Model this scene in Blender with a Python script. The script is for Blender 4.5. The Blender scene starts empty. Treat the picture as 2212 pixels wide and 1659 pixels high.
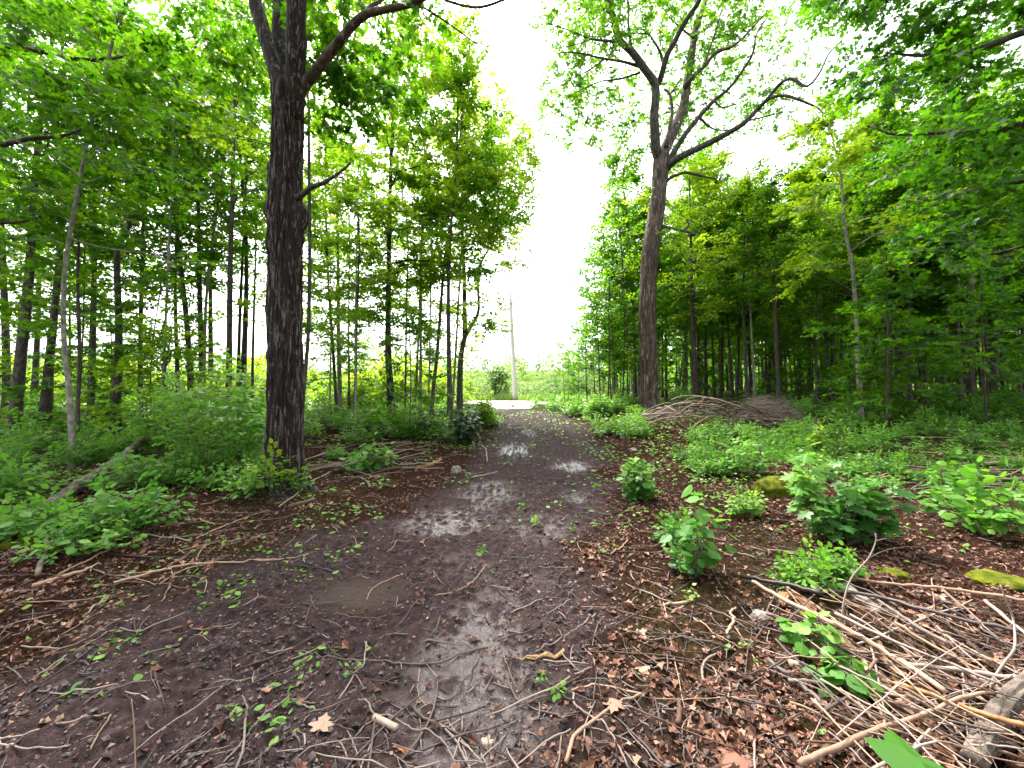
import bpy, math, random
import numpy as np

rng = np.random.default_rng(11)
random.seed(11)
S = bpy.context.scene
COL = S.collection
R = math.radians

# ------------------------------------------------------------------ camera
FPX = 850.0                       # focal length in pixels of a 2212 x 1659 picture
CAM = np.array([0.0, 0.0, 1.5])
PITCH = R(1.0)
cam = bpy.data.objects.new('camera', bpy.data.cameras.new('camera'))
COL.objects.link(cam)
cam.data.sensor_fit = 'HORIZONTAL'
cam.data.sensor_width = 36.0
cam.data.lens = 36.0 * FPX / 2212.0
cam.data.clip_start = 0.02
cam.data.clip_end = 4000.0
cam.location = CAM.tolist()
cam.rotation_euler = (R(90) + PITCH, 0, 0)
S.camera = cam

# ------------------------------------------------------------------ sky, sun, exposure
SUN_EL, SUN_AZ = R(58), R(-25)     # azimuth from +Y towards +X
w = bpy.data.worlds.new('World')
S.world = w
w.use_nodes = True
nt = w.node_tree
bg = nt.nodes['Background']
sky = nt.nodes.new('ShaderNodeTexSky')
sky.sky_type = 'NISHITA'
sky.sun_disc = False
sky.sun_elevation = SUN_EL
sky.sun_rotation = SUN_AZ
sky.dust_density = 4.0
sky.ozone_density = 1.0
hs = nt.nodes.new('ShaderNodeHueSaturation')
hs.inputs['Saturation'].default_value = 0.22
nt.links.new(sky.outputs[0], hs.inputs['Color'])
nt.links.new(hs.outputs[0], bg.inputs['Color'])
bg.inputs['Strength'].default_value = 0.15
sl = bpy.data.lights.new('sun', 'SUN')
sl.energy = 2.6
sl.angle = R(14)
sl.color = (1.0, 0.95, 0.86)
sun = bpy.data.objects.new('sun', sl)
COL.objects.link(sun)
sun.rotation_euler = (R(90) - SUN_EL, 0, -SUN_AZ + math.pi)
S.view_settings.view_transform = 'Standard'
S.view_settings.look = 'None'
S.view_settings.gamma = 1.0
S.view_settings.exposure = 2.5
S.cycles.max_bounces = 7
S.cycles.diffuse_bounces = 4
S.cycles.glossy_bounces = 2
S.cycles.transmission_bounces = 4
S.cycles.caustics_reflective = False
S.cycles.caustics_refractive = False
S.cycles.use_denoising = True
S.cycles.denoising_prefilter = 'ACCURATE'
S.cycles.use_adaptive_sampling = True
S.cycles.adaptive_threshold = 0.02

# ------------------------------------------------------------------ noise and terrain
def _hash(ix, iy, iz):
    with np.errstate(over='ignore'):
        h = (ix.astype(np.int64) * 374761393 + iy.astype(np.int64) * 668265263 + iz.astype(np.int64) * 1440662683) & 0xFFFFFFFF
        h = ((h ^ (h >> 13)) * 1274126177) & 0xFFFFFFFF
        h = (h ^ (h >> 16)) & 0xFFFFFFFF
    return h / 4294967295.0

def vnoise(x, y, z=None):
    x = np.asarray(x, float); y = np.asarray(y, float)
    z = np.zeros_like(x) if z is None else np.asarray(z, float) + np.zeros_like(x)
    ix, iy, iz = np.floor(x), np.floor(y), np.floor(z)
    fx, fy, fz = x - ix, y - iy, z - iz
    fx = fx*fx*(3-2*fx); fy = fy*fy*(3-2*fy); fz = fz*fz*(3-2*fz)
    r = 0
    for dx in (0, 1):
        for dy in (0, 1):
            for dz in (0, 1):
                wt = (fx if dx else 1-fx) * (fy if dy else 1-fy) * (fz if dz else 1-fz)
                r = r + wt * _hash(ix+dx, iy+dy, iz+dz)
    return r

def fbm(x, y, z=None, o=4):
    a, s, t = 0.5, 0.0, 0.0
    f = 1.0
    for i in range(o):
        s = s + a * vnoise(x*f + 17.3*i, y*f + 9.1*i, None if z is None else z*f)
        t += a; a *= 0.5; f *= 2.03
    return s / t

def ss(a, b, x):
    t = np.clip((np.asarray(x, float) - a) / (b - a), 0, 1)
    return t*t*(3-2*t)

EY = np.array([0.5, 1.2, 1.6, 2.1, 2.6, 3.14, 3.6, 4.9, 6.0, 7.6, 10, 12.3, 16.7, 22, 26])
EL = np.array([-3.3, -3.1, -3.0, -2.8, -2.6, -2.4, -2.1, -1.55, -1.1, -.86, -.75, -.67, -.4, -1.2, -1.4])
ER = np.array([.1, .2, .3, .6, .7, .83, .9, 1.06, 1.45, 1.9, 2.3, 2.6, 2.6, 1.3, 0.9])

def pathmask(x, y):
    l = np.interp(y, EY, EL); r = np.interp(y, EY, ER)
    n = (fbm(x*1.3, y*1.3, o=3) - .5) * 1.1
    d = np.minimum(x - l, r - x) + n
    return ss(-.25, .3, d) * (1 - ss(22, 25, y))

def ground(x, y):
    x = np.asarray(x, float); y = np.asarray(y, float)
    z = 0.45 * ss(4, 20, y)
    nearroad = 1 - ss(24, 30, y)
    z = z + 0.35 * ss(2, 6, x) * ss(6, 14, y) * (ss(6, 12, x) + (1 - ss(6, 12, x)) * nearroad)
    z = z + 0.75 * ss(7, 22, x) * ss(10, 28, y)
    z = z + 0.10 * ss(2, 5, -x) * ss(2, 6, y) * nearroad
    off = ss(1.5, 3.5, np.abs(x - 0.6)) * nearroad
    z = z + off * (fbm(x*.45, y*.45, o=3) - .5) * .28
    z = z + 14 * ss(90, 260, y) * (.4 + .9 * fbm(x*.006 + 3, y*.006, o=3))
    return z

def gz(x, y):
    return float(ground(np.array([x]), np.array([y]))[0])

_cp, _sp = math.cos(PITCH), math.sin(PITCH)
def ray(px, py):
    a, b = (px - 1106.0) / FPX, (829.5 - py) / FPX
    return np.array([a, _cp - _sp*b, _sp + _cp*b])
def P(px, py, Y):
    """point on the picture ray at world distance Y"""
    d = ray(px, py)
    return CAM + d * (Y / d[1])
def G(px, py, lift=0.0, far=60.0):
    """where the picture ray meets the ground (raised by lift)"""
    d = ray(px, py)
    t = np.geomspace(0.8, far, 500)
    p = CAM[None] + d[None]*t[:, None]
    h = p[:, 2] - ground(p[:, 0], p[:, 1]) - lift
    k = np.argmax(h < 0)
    if h[k] >= 0: k = len(t) - 1
    if k == 0: return p[0]
    f = h[k-1] / (h[k-1] - h[k] + 1e-9)
    return p[k-1] + (p[k] - p[k-1]) * min(max(f, 0), 1)

# ------------------------------------------------------------------ materials
def mat(name):
    m = bpy.data.materials.new(name); m.use_nodes = True
    n = m.node_tree.nodes; b = n['Principled BSDF']
    return m, n, m.node_tree.links, b

def ramp(n, stops):
    r = n.new('ShaderNodeValToRGB')
    e = r.color_ramp.elements
    while len(e) < len(stops): e.new(0.5)
    for k, (p, c) in enumerate(stops):
        e[k].position = p; e[k].color = (*c, 1)
    return r

def leaf_mat(name, stops, tstops, trans=0.45, rough=0.5, spec=0.22):
    m, n, L, b = mat(name)
    at = n.new('ShaderNodeAttribute'); at.attribute_name = 'rnd'
    oi = n.new('ShaderNodeObjectInfo')
    ad = n.new('ShaderNodeMath'); ad.operation = 'MULTIPLY_ADD'
    ad.inputs[1].default_value = .24; ad.inputs[2].default_value = -.12
    L.new(oi.outputs['Random'], ad.inputs[0])
    s = n.new('ShaderNodeMath'); s.operation = 'ADD'; s.use_clamp = True
    L.new(at.outputs['Fac'], s.inputs[0]); L.new(ad.outputs[0], s.inputs[1])
    r1 = ramp(n, stops); r2 = ramp(n, tstops)
    L.new(s.outputs[0], r1.inputs[0]); L.new(s.outputs[0], r2.inputs[0])
    tr = n.new('ShaderNodeBsdfTranslucent')
    mx = n.new('ShaderNodeMixShader'); mx.inputs[0].default_value = trans
    L.new(r1.outputs[0], b.inputs['Base Color']); L.new(r2.outputs[0], tr.inputs['Color'])
    b.inputs['Roughness'].default_value = rough
    b.inputs['Specular IOR Level'].default_value = spec
    L.new(b.outputs[0], mx.inputs[1]); L.new(tr.outputs[0], mx.inputs[2])
    L.new(mx.outputs[0], n['Material Output'].inputs['Surface'])
    return m

def bark_mat(name, dark, mid, light, lichen=None, scale=9.0, bump=0.6, stretch=.16):
    m, n, L, b = mat(name)
    tc = n.new('ShaderNodeTexCoord')
    mp = n.new('ShaderNodeMapping'); mp.inputs['Scale'].default_value = (1, 1, stretch)
    L.new(tc.outputs['Object'], mp.inputs[0])
    n1 = n.new('ShaderNodeTexNoise'); n1.inputs['Scale'].default_value = scale; n1.inputs['Detail'].default_value = 8
    n1.inputs['Roughness'].default_value = .7
    L.new(mp.outputs[0], n1.inputs[0])
    v = n.new('ShaderNodeTexVoronoi'); v.inputs['Scale'].default_value = scale*1.7
    L.new(mp.outputs[0], v.inputs[0])
    mul = n.new('ShaderNodeMath'); mul.operation = 'MULTIPLY_ADD'; mul.inputs[1].default_value = .45
    L.new(v.outputs['Distance'], mul.inputs[0]); L.new(n1.outputs['Fac'], mul.inputs[2])
    rp = ramp(n, [(.38, dark), (.62, mid), (.95, light)])
    L.new(mul.outputs[0], rp.inputs[0])
    out = rp.outputs[0]
    if lichen:
        n2 = n.new('ShaderNodeTexNoise'); n2.inputs['Scale'].default_value = 5.5; n2.inputs['Detail'].default_value = 6
        n2.inputs['Roughness'].default_value = .75
        L.new(tc.outputs['Object'], n2.inputs[0])
        r2 = ramp(n, [(.60, (0, 0, 0)), (.68, (1, 1, 1))])
        L.new(n2.outputs['Fac'], r2.inputs[0])
        mx = n.new('ShaderNodeMixRGB'); mx.inputs['Color2'].default_value = (*lichen, 1)
        fm = n.new('ShaderNodeMath'); fm.operation = 'MULTIPLY'; fm.inputs[1].default_value = .7
        L.new(r2.outputs[0], fm.inputs[0]); L.new(fm.outputs[0], mx.inputs[0]); L.new(out, mx.inputs['Color1'])
        out = mx.outputs[0]
    L.new(out, b.inputs['Base Color'])
    b.inputs['Roughness'].default_value = .85
    b.inputs['Specular IOR Level'].default_value = .2
    bp = n.new('ShaderNodeBump'); bp.inputs['Strength'].default_value = bump; bp.inputs['Distance'].default_value = .03
    L.new(mul.outputs[0], bp.inputs['Height']); L.new(bp.outputs[0], b.inputs['Normal'])
    return m

def plain_mat(name, c1, c2, scale=8, rough=.8, bump=0.3, spec=.3, rnd=False):
    m, n, L, b = mat(name)
    tc = n.new('ShaderNodeTexCoord')
    n1 = n.new('ShaderNodeTexNoise'); n1.inputs['Scale'].default_value = scale; n1.inputs['Detail'].default_value = 6
    L.new(tc.outputs['Object'], n1.inputs[0])
    rp = ramp(n, [(.3, c1), (.7, c2)])
    src = n1.outputs['Fac']
    if rnd:
        at = n.new('ShaderNodeAttribute'); at.attribute_name = 'rnd'
        a = n.new('ShaderNodeMath'); a.operation = 'MULTIPLY_ADD'; a.inputs[1].default_value = .3
        L.new(n1.outputs['Fac'], a.inputs[0])
        a2 = n.new('ShaderNodeMath'); a2.operation = 'MULTIPLY'; a2.inputs[1].default_value = .8
        L.new(at.outputs['Fac'], a2.inputs[0]); L.new(a2.outputs[0], a.inputs[2])
        src = a.outputs[0]
    L.new(src, rp.inputs[0]); L.new(rp.outputs[0], b.inputs['Base Color'])
    b.inputs['Roughness'].default_value = rough; b.inputs['Specular IOR Level'].default_value = spec
    if bump:
        bp = n.new('ShaderNodeBump'); bp.inputs['Strength'].default_value = bump; bp.inputs['Distance'].default_value = .01
        L.new(n1.outputs['Fac'], bp.inputs['Height']); L.new(bp.outputs[0], b.inputs['Normal'])
    return m

M = {}
M['leaf'] = leaf_mat('maple_leaf', [(0, (.012, .044, .004)), (.5, (.032, .100, .007)), (.85, (.080, .165, .010)), (1, (.16, .21, .014))],
                     [(0, (.042, .16, .004)), (.5, (.14, .37, .006)), (1, (.44, .58, .012))], trans=.5)
M['leaf_bright'] = leaf_mat('sunlit_yellow_leaf', [(0, (.034, .095, .006)), (.5, (.085, .18, .010)), (1, (.20, .29, .02))],
                     [(0, (.12, .32, .006)), (.5, (.26, .50, .010)), (1, (.55, .66, .02))], trans=.5)  # yellower leaf; sunlit brightness of the left wood put into its colour
M['leaf_low'] = leaf_mat('seedling_leaf', [(0, (.022, .085, .012)), (.5, (.075, .20, .024)), (.9, (.17, .30, .05)), (1, (.26, .38, .11))],
                     [(0, (.05, .22, .015)), (.5, (.14, .40, .02)), (1, (.32, .56, .05))], trans=.4, rough=.45, spec=.25)
M['leaf_dark'] = leaf_mat('glossy_shrub_leaf', [(0, (.008, .030, .008)), (.6, (.018, .062, .014)), (1, (.08, .17, .02))],
                     [(0, (.015, .07, .010)), (1, (.14, .32, .02))], trans=.25, rough=.35, spec=.5)
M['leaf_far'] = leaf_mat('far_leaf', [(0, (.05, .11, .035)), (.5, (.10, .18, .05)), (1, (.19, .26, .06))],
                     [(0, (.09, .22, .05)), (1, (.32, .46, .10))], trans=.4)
M['grass'] = leaf_mat('grass_blade', [(0, (.045, .14, .015)), (1, (.14, .27, .04))], [(0, (.08, .30, .02)), (1, (.25, .5, .05))], trans=.4)
M['meadow'] = leaf_mat('meadow_blade', [(0, (.07, .16, .03)), (.7, (.18, .28, .06)), (1, (.35, .33, .12))], [(0, (.12, .32, .04)), (1, (.40, .5, .10))], trans=.4)
M['litter'] = leaf_mat('dead_leaf', [(0, (.030, .014, .009)), (.45, (.105, .042, .027)), (.75, (.22, .100, .065)), (.93, (.31, .17, .115)), (1, (.52, .40, .29))],
                     [(0, (.05, .02, .01)), (1, (.3, .15, .07))], trans=.15, rough=.6, spec=.3)
M['pale_leaf'] = leaf_mat('pale_dead_leaf', [(0, (.20, .115, .08)), (1, (.36, .25, .18))], [(0, (.3, .2, .1)), (1, (.4, .3, .2))], trans=.15)
def shaggy_mat(name, dark, mid, flake, lichen, sc=15.0, thr=.60):
    m, n, L, b = mat(name)
    tc = n.new('ShaderNodeTexCoord')
    def noise(scale, zs, det, ro, dist=0.0):
        mp = n.new('ShaderNodeMapping'); mp.inputs['Scale'].default_value = (1, 1, zs); L.new(tc.outputs['Object'], mp.inputs[0])
        q = n.new('ShaderNodeTexNoise'); q.inputs['Scale'].default_value = scale; q.inputs['Detail'].default_value = det
        q.inputs['Roughness'].default_value = ro; q.inputs['Distortion'].default_value = dist; L.new(mp.outputs[0], q.inputs[0]); return q.outputs['Fac']
    a = noise(sc, .13, 9, .72, .6); f = noise(sc*1.7, .12, 7, .72, .5); g_ = noise(3.2, .7, 5, .7)
    r1 = ramp(n, [(.36, dark), (.58, mid), (.75, tuple(.5*x+.5*y for x, y in zip(mid, flake)))]); L.new(a, r1.inputs[0])
    r2 = ramp(n, [(thr, (0, 0, 0)), (thr+.06, (1, 1, 1))]); L.new(f, r2.inputs[0])
    mx = n.new('ShaderNodeMixRGB'); L.new(r2.outputs[0], mx.inputs[0]); L.new(r1.outputs[0], mx.inputs[1]); mx.inputs[2].default_value = (*flake, 1)
    r3 = ramp(n, [(.60, (0, 0, 0)), (.66, (.75, .75, .75))]); L.new(g_, r3.inputs[0])
    m2 = n.new('ShaderNodeMixRGB'); L.new(r3.outputs[0], m2.inputs[0]); L.new(mx.outputs[0], m2.inputs[1]); m2.inputs[2].default_value = (*lichen, 1)
    L.new(m2.outputs[0], b.inputs['Base Color'])
    b.inputs['Roughness'].default_value = .8; b.inputs['Specular IOR Level'].default_value = .15
    ad = n.new('ShaderNodeMath'); ad.operation = 'ADD'; L.new(a, ad.inputs[0]); L.new(f, ad.inputs[1])
    bp = n.new('ShaderNodeBump'); bp.inputs['Strength'].default_value = 1.0; bp.inputs['Distance'].default_value = .035
    L.new(ad.outputs[0], bp.inputs['Height']); L.new(bp.outputs[0], b.inputs['Normal'])
    return m
M['bark_big'] = shaggy_mat('old_dark_bark', (.006, .004, .004), (.030, .021, .018), (.17, .14, .125), (.085, .11, .085), 15.0, .535)
M['bark_grey'] = shaggy_mat('grey_brown_bark', (.022, .015, .013), (.12, .085, .072), (.34, .27, .24), (.15, .13, .12), 9.0, .56)
M['bark_limb'] = bark_mat('dark_limb_bark', (.012, .009, .008), (.04, .032, .028), (.11, .095, .085), (.12, .15, .12), scale=9, bump=.5)
M['bark_slim'] = bark_mat('dark_slim_bark', (.015, .012, .010), (.045, .035, .030), (.11, .09, .08), (.10, .13, .09), scale=12, bump=.5, stretch=.3)
M['bark_pale'] = bark_mat('pale_grey_bark', (.07, .06, .05), (.17, .15, .13), (.32, .30, .27), (.16, .20, .14), scale=10, bump=.3, stretch=.6)
M['stick_grey'] = plain_mat('weathered_stick', (.055, .038, .032), (.24, .185, .16), 14, rnd=True)
M['stick_tan'] = plain_mat('tan_stick', (.085, .046, .030), (.30, .195, .135), 14, rnd=True)
M['stick_dark'] = plain_mat('dark_wet_stick', (.022, .015, .013), (.075, .055, .050), 14, rough=.5, rnd=True)
M['stick_orange'] = plain_mat('orange_wood', (.16, .060, .022), (.38, .19, .085), 18)
M['stick_gold'] = plain_mat('golden_wood', (.15, .08, .035), (.36, .22, .11), 25)
M['rotten'] = bark_mat('rotten_wood', (.02, .012, .008), (.10, .048, .025), (.26, .14, .07), None, scale=6, bump=1, stretch=.25)
M['stem'] = plain_mat('green_brown_stem', (.06, .06, .03), (.15, .13, .08), 12)
M['rock'] = plain_mat('grey_stone', (.10, .09, .085), (.30, .27, .25), 9, bump=.8)
M['rock_dark'] = plain_mat('dark_stone', (.018, .016, .016), (.06, .055, .05), 9, bump=.8)
M['moss'] = plain_mat('moss', (.016, .026, .004), (.105, .115, .008), 14, rough=.95, bump=1.0, spec=.05)
M['bark_log'] = bark_mat('weathered_log_bark', (.018, .014, .011), (.07, .055, .044), (.19, .155, .13), (.06, .075, .03), scale=8, bump=1.0, stretch=1.0)
M['pole'] = bark_mat('weathered_bloom_pole', (.28, .25, .24), (.42, .39, .37), (.55, .52, .50), None, scale=4, bump=.2, stretch=.05)  # weathered wood made paler; bloom washing it out is put into the colour
M['wire'] = plain_mat('wire_metal', (.10, .10, .11), (.2, .2, .22), 3)
M['clod'] = plain_mat('wet_clod', (.012, .008, .008), (.095, .068, .066), 60, rough=.5, spec=.4, bump=.8, rnd=True)
M['rotten_pale'] = plain_mat('pale_cut_wood', (.19, .125, .095), (.36, .27, .215), 20)

def ground_mat():
    m, n, L, b = mat('forest_ground')
    tc = n.new('ShaderNodeTexCoord')
    def at(nm):
        a = n.new('ShaderNodeAttribute'); a.attribute_name = nm; return a.outputs['Fac']
    def noise(scale, det=6, ro=.6):
        q = n.new('ShaderNodeTexNoise'); q.inputs['Scale'].default_value = scale
        q.inputs['Detail'].default_value = det; q.inputs['Roughness'].default_value = ro
        L.new(tc.outputs['Object'], q.inputs[0]); return q.outputs['Fac']
    def mix(f, a, c):
        x = n.new('ShaderNodeMixRGB'); L.new(f, x.inputs[0]); L.new(a, x.inputs[1]); L.new(c, x.inputs[2]); return x.outputs[0]
    def rp(src, stops):
        r = ramp(n, stops); L.new(src, r.inputs[0]); return r.outputs[0]
    big, fine, mid, mudn = noise(1.1), noise(38, 8, .7), noise(9, 6), noise(15, 9, .72)
    mud = rp(mudn, [(.3, (.018, .0115, .0118)), (.52, (.052, .033, .0335)), (.75, (.105, .072, .070))])
    silt = rp(fine, [(.3, (.060, .044, .037)), (.7, (.085, .063, .054))])
    soil = rp(fine, [(.3, (.010, .006, .005)), (.55, (.038, .019, .013)), (.75, (.10, .05, .034))])
    green = rp(mid, [(.3, (.030, .040, .010)), (.7, (.055, .085, .018))])
    field = rp(mid, [(.3, (.10, .17, .035)), (.7, (.20, .26, .07))])
    c = mix(at('mud'), soil, mud)
    c = mix(at('silt'), c, silt)
    c = mix(at('green'), c, green)
    c = mix(at('field'), c, field)
    L.new(c, b.inputs['Base Color'])
    wet = at('wet')
    rr = n.new('ShaderNodeMapRange'); rr.inputs['To Min'].default_value = .55; rr.inputs['To Max'].default_value = .25
    L.new(wet, rr.inputs[0])
    rn = n.new('ShaderNodeMath'); rn.operation = 'MULTIPLY_ADD'; rn.inputs[1].default_value = .22
    L.new(mid, rn.inputs[0]); L.new(rr.outputs[0], rn.inputs[2])
    rs = n.new('ShaderNodeMath'); rs.operation = 'SUBTRACT'; rs.inputs[1].default_value = .10
    L.new(rn.outputs[0], rs.inputs[0])
    L.new(rs.outputs[0], b.inputs['Roughness'])
    sp = n.new('ShaderNodeMapRange'); sp.inputs['To Min'].default_value = .3; sp.inputs['To Max'].default_value = .7
    L.new(wet, sp.inputs[0]); L.new(sp.outputs[0], b.inputs['Specular IOR Level'])
    h = n.new('ShaderNodeMath'); h.operation = 'MULTIPLY_ADD'; h.inputs[1].default_value = .5
    L.new(fine, h.inputs[0]); L.new(mid, h.inputs[2])
    bs = n.new('ShaderNodeMapRange'); bs.inputs['To Min'].default_value = 1.0; bs.inputs['To Max'].default_value = .8
    L.new(wet, bs.inputs[0])
    bp = n.new('ShaderNodeBump'); bp.inputs['Distance'].default_value = .03
    L.new(bs.outputs[0], bp.inputs['Strength'])
    L.new(h.outputs[0], bp.inputs['Height']); L.new(bp.outputs[0], b.inputs['Normal'])
    df = n.new('ShaderNodeBsdfDiffuse'); L.new(c, df.inputs['Color']); L.new(bp.outputs[0], df.inputs['Normal']); df.inputs['Roughness'].default_value = .8
    fm = n.new('ShaderNodeMath'); fm.operation = 'MULTIPLY_ADD'; fm.inputs[1].default_value = .95; fm.inputs[2].default_value = .12; fm.use_clamp = True
    ms = n.new('ShaderNodeMath'); ms.operation = 'MULTIPLY'; L.new(at('mud'), ms.inputs[0]); ms.inputs[1].default_value = 1.0
    L.new(wet, fm.inputs[0])
    f2 = n.new('ShaderNodeMath'); f2.operation = 'MULTIPLY'; L.new(fm.outputs[0], f2.inputs[0]); L.new(ms.outputs[0], f2.inputs[1])
    mx = n.new('ShaderNodeMixShader'); L.new(f2.outputs[0], mx.inputs[0]); L.new(df.outputs[0], mx.inputs[1]); L.new(b.outputs[0], mx.inputs[2])
    L.new(mx.outputs[0], n['Material Output'].inputs['Surface'])
    return m
M['ground'] = ground_mat()
M['gravel'] = plain_mat('pale_gravel', (.20, .18, .165), (.42, .39, .365), 1.4, rough=.95, bump=.6)
M['car_paint'] = plain_mat('silver_paint', (.42, .44, .46), (.46, .48, .50), 1, rough=.25, bump=0, spec=.6)
M['car_glass'] = plain_mat('dark_glass', (.03, .035, .04), (.04, .045, .05), 1, rough=.05, bump=0, spec=.9)
M['tyre'] = plain_mat('tyre_rubber', (.015, .015, .015), (.03, .03, .03), 5)
M['rim'] = plain_mat('rim_metal', (.3, .3, .31), (.4, .4, .41), 5, rough=.35)

# ------------------------------------------------------------------ mesh helpers
class MB:
    """collects pieces and links them as ONE mesh object"""
    def __init__(s): s.V = []; s.F = []; s.A = []; s.n = 0
    def add(s, V, polys, mi=0, rnd=.5):
        V = np.asarray(V, float).reshape(-1, 3)
        for f in polys:
            f = np.asarray(f, np.int64)
            if len(f): s.F.append((f + s.n, mi))
        s.V.append(V)
        s.A.append(np.full(len(V), rnd) if np.isscalar(rnd) else np.asarray(rnd, float))
        s.n += len(V)
    def mesh(s, name, mats, origin=(0, 0, 0), smooth=True):
        me = bpy.data.meshes.new(name)
        V = np.concatenate(s.V) - np.asarray(origin, float)[None]
        loops = np.concatenate([f.ravel() for f, _ in s.F])
        tot = np.concatenate([np.full(len(f), f.shape[1]) for f, _ in s.F])
        mi = np.concatenate([np.full(len(f), m) for f, m in s.F])
        start = np.concatenate([[0], np.cumsum(tot)[:-1]])
        me.vertices.add(len(V)); me.vertices.foreach_set('co', V.ravel().astype(np.float32))
        me.loops.add(len(loops)); me.loops.foreach_set('vertex_index', loops.astype(np.int32))
        me.polygons.add(len(tot)); me.polygons.foreach_set('loop_start', start.astype(np.int32))
        me.polygons.foreach_set('loop_total', tot.astype(np.int32))
        me.polygons.foreach_set('material_index', mi.astype(np.int32))
        me.polygons.foreach_set('use_smooth', np.full(len(tot), smooth))
        for m in mats: me.materials.append(m)
        a = me.attributes.new('rnd', 'FLOAT', 'POINT')
        a.data.foreach_set('value', np.concatenate(s.A).astype(np.float32))
        me.update(calc_edges=True)
        return me
    def build(s, name, mats, parent=None, origin=(0, 0, 0), smooth=True):
        return link(name, s.mesh(name, mats, origin, smooth), parent, None if parent else origin)

def link(name, me, parent=None, loc=None):
    o = bpy.data.objects.new(name, me); COL.objects.link(o)
    if parent: o.parent = parent
    elif loc is not None: o.location = [float(c) for c in loc]
    return o

def tag(o, label=None, cat=None, group=None, kind=None):
    if label: o['label'] = label
    if cat: o['category'] = cat
    if group: o['group'] = group
    if kind: o['kind'] = kind
    return o

def thing(name, loc, label, cat, group=None):
    o = bpy.data.objects.new(name, None); COL.objects.link(o)
    o.location = [float(c) for c in loc]; o.empty_display_size = .2
    return tag(o, label, cat, group)

def copy_tree(o, loc, rz=0, sc=1.0, label=None):
    c = o.copy(); COL.objects.link(c)
    c.location = [float(v) for v in loc]; c.rotation_euler = (0, 0, rz); c.scale = (sc, sc, sc)
    if label: c['label'] = label
    for ch in list(o.children):
        d = ch.copy(); COL.objects.link(d); d.parent = c
    return c

def norm(a):
    return a / (np.linalg.norm(a, axis=-1, keepdims=True) + 1e-12)

def smooth_line(pts, n):
    pts = np.asarray(pts, float)
    if len(pts) == 2:
        return pts[0] + (pts[1] - pts[0]) * np.linspace(0, 1, n)[:, None]
    k = len(pts)
    d = np.concatenate([[0], np.cumsum(np.linalg.norm(np.diff(pts[:, :3], axis=0), axis=1))])
    u = np.linspace(0, d[-1], n)
    i = np.clip(np.searchsorted(d, u, side='right') - 1, 0, k-2)
    f = ((u - d[i]) / (d[i+1] - d[i] + 1e-9))[:, None]
    ext = np.vstack([2*pts[0]-pts[1], pts, 2*pts[-1]-pts[-2]])
    p0, p1, p2, p3 = ext[i], ext[i+1], ext[i+2], ext[i+3]
    return .5*((2*p1) + (-p0+p2)*f + (2*p0-5*p1+4*p2-p3)*f**2 + (-p0+3*p1-3*p2+p3)*f**3)

def tubes(mb, Pt, Rd, sides=6, mi=0, rnd=None, rough=0.0, cap=True):
    """Pt (M,N,3), Rd (M,N)"""
    Pt = np.asarray(Pt, float); Rd = np.asarray(Rd, float)
    if Pt.ndim == 2: Pt = Pt[None]; Rd = Rd[None]
    m, n = Rd.shape
    T = norm(np.gradient(Pt, axis=1))
    ch = norm(Pt[:, -1] - Pt[:, 0])
    ref = np.where(np.abs(ch[:, 2:3]) > .8, np.array([[0, 1., 0]]), np.array([[0, 0, 1.]]))[:, None, :]
    U = norm(np.cross(T, ref)); Wv = np.cross(T, U)
    a = np.linspace(0, 2*np.pi, sides, endpoint=False)
    rr = Rd[:, :, None] * np.ones(sides)
    if rough: rr = rr * (1 + rough*(rng.random(rr.shape) - .5)*2)
    V = Pt[:, :, None, :] + rr[..., None]*(np.cos(a)[None, None, :, None]*U[:, :, None, :] + np.sin(a)[None, None, :, None]*Wv[:, :, None, :])
    V = V.reshape(m, n*sides, 3)
    i = np.arange(n-1)[:, None]*sides; j = np.arange(sides)[None]
    q = np.stack([i+j, i+(j+1) % sides, i+sides+(j+1) % sides, i+sides+j], -1).reshape(-1, 4)
    off = (np.arange(m)*n*sides)[:, None, None]
    polys = [(q[None]+off).reshape(-1, 4)]
    if cap:
        c = np.stack([np.arange(sides)[::-1], np.arange(sides) + (n-1)*sides])
        polys.append((c[None]+off).reshape(-1, sides))
    if rnd is None: rnd = np.repeat(rng.random(m), n*sides)
    mb.add(V.reshape(-1, 3), polys, mi, rnd)

def _half(pts, drop=.12, curl=.10):
    """leaf outline given as one half, mirrored; the midrib is a fold"""
    pts = np.asarray(pts, float); k = len(pts)
    v = [(x, y, -drop*abs(y) - curl*x*x) for x, y in pts]
    inner = list(range(1, k-1))
    v += [(pts[i][0], -pts[i][1], -drop*abs(pts[i][1]) - curl*pts[i][0]**2) for i in inner]
    left = list(range(k)); right = [0] + [k + i for i in range(len(inner))] + [k-1]
    return np.array(v), [np.array([left[::-1]]), np.array([right])]
T_MAPLE = _half([(0, 0), (-.12, .20), (-.06, .42), (.14, .32), (.34, .66), (.46, .50), (.46, .22), (.70, .30), (.74, .13), (1, 0)], .15, .12)
T_MAPLE_LO = _half([(0, 0), (-.02, .38), (.22, .22), (.42, .54), (.56, .18), (1, 0)], .15, .12)
T_OVATE = _half([(0, 0), (.22, .24), (.5, .31), (.78, .19), (1, 0)], .25, .16)
T_BROAD = _half([(0, 0), (.12, .30), (.42, .44), (.72, .30), (1, 0)], .22, .18)
T_DIA = (np.array([(0, 0, 0), (.45, .36, -.08), (1, 0, -.1), (.45, -.36, -.08)]), [np.array([[0, 3, 2, 1]])])
T_DEAD = _half([(0, 0), (.05, .34), (.3, .22), (.45, .46), (.7, .16), (1, 0)], -.5, .3)

T_SCRAP = (np.array([(0, -.2, .05), (.5, -.42, -.05), (1, .05, .12), (.4, .4, .0), (.05, .15, .1)]), [np.array([[0, 1, 2, 3, 4]])])

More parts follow.
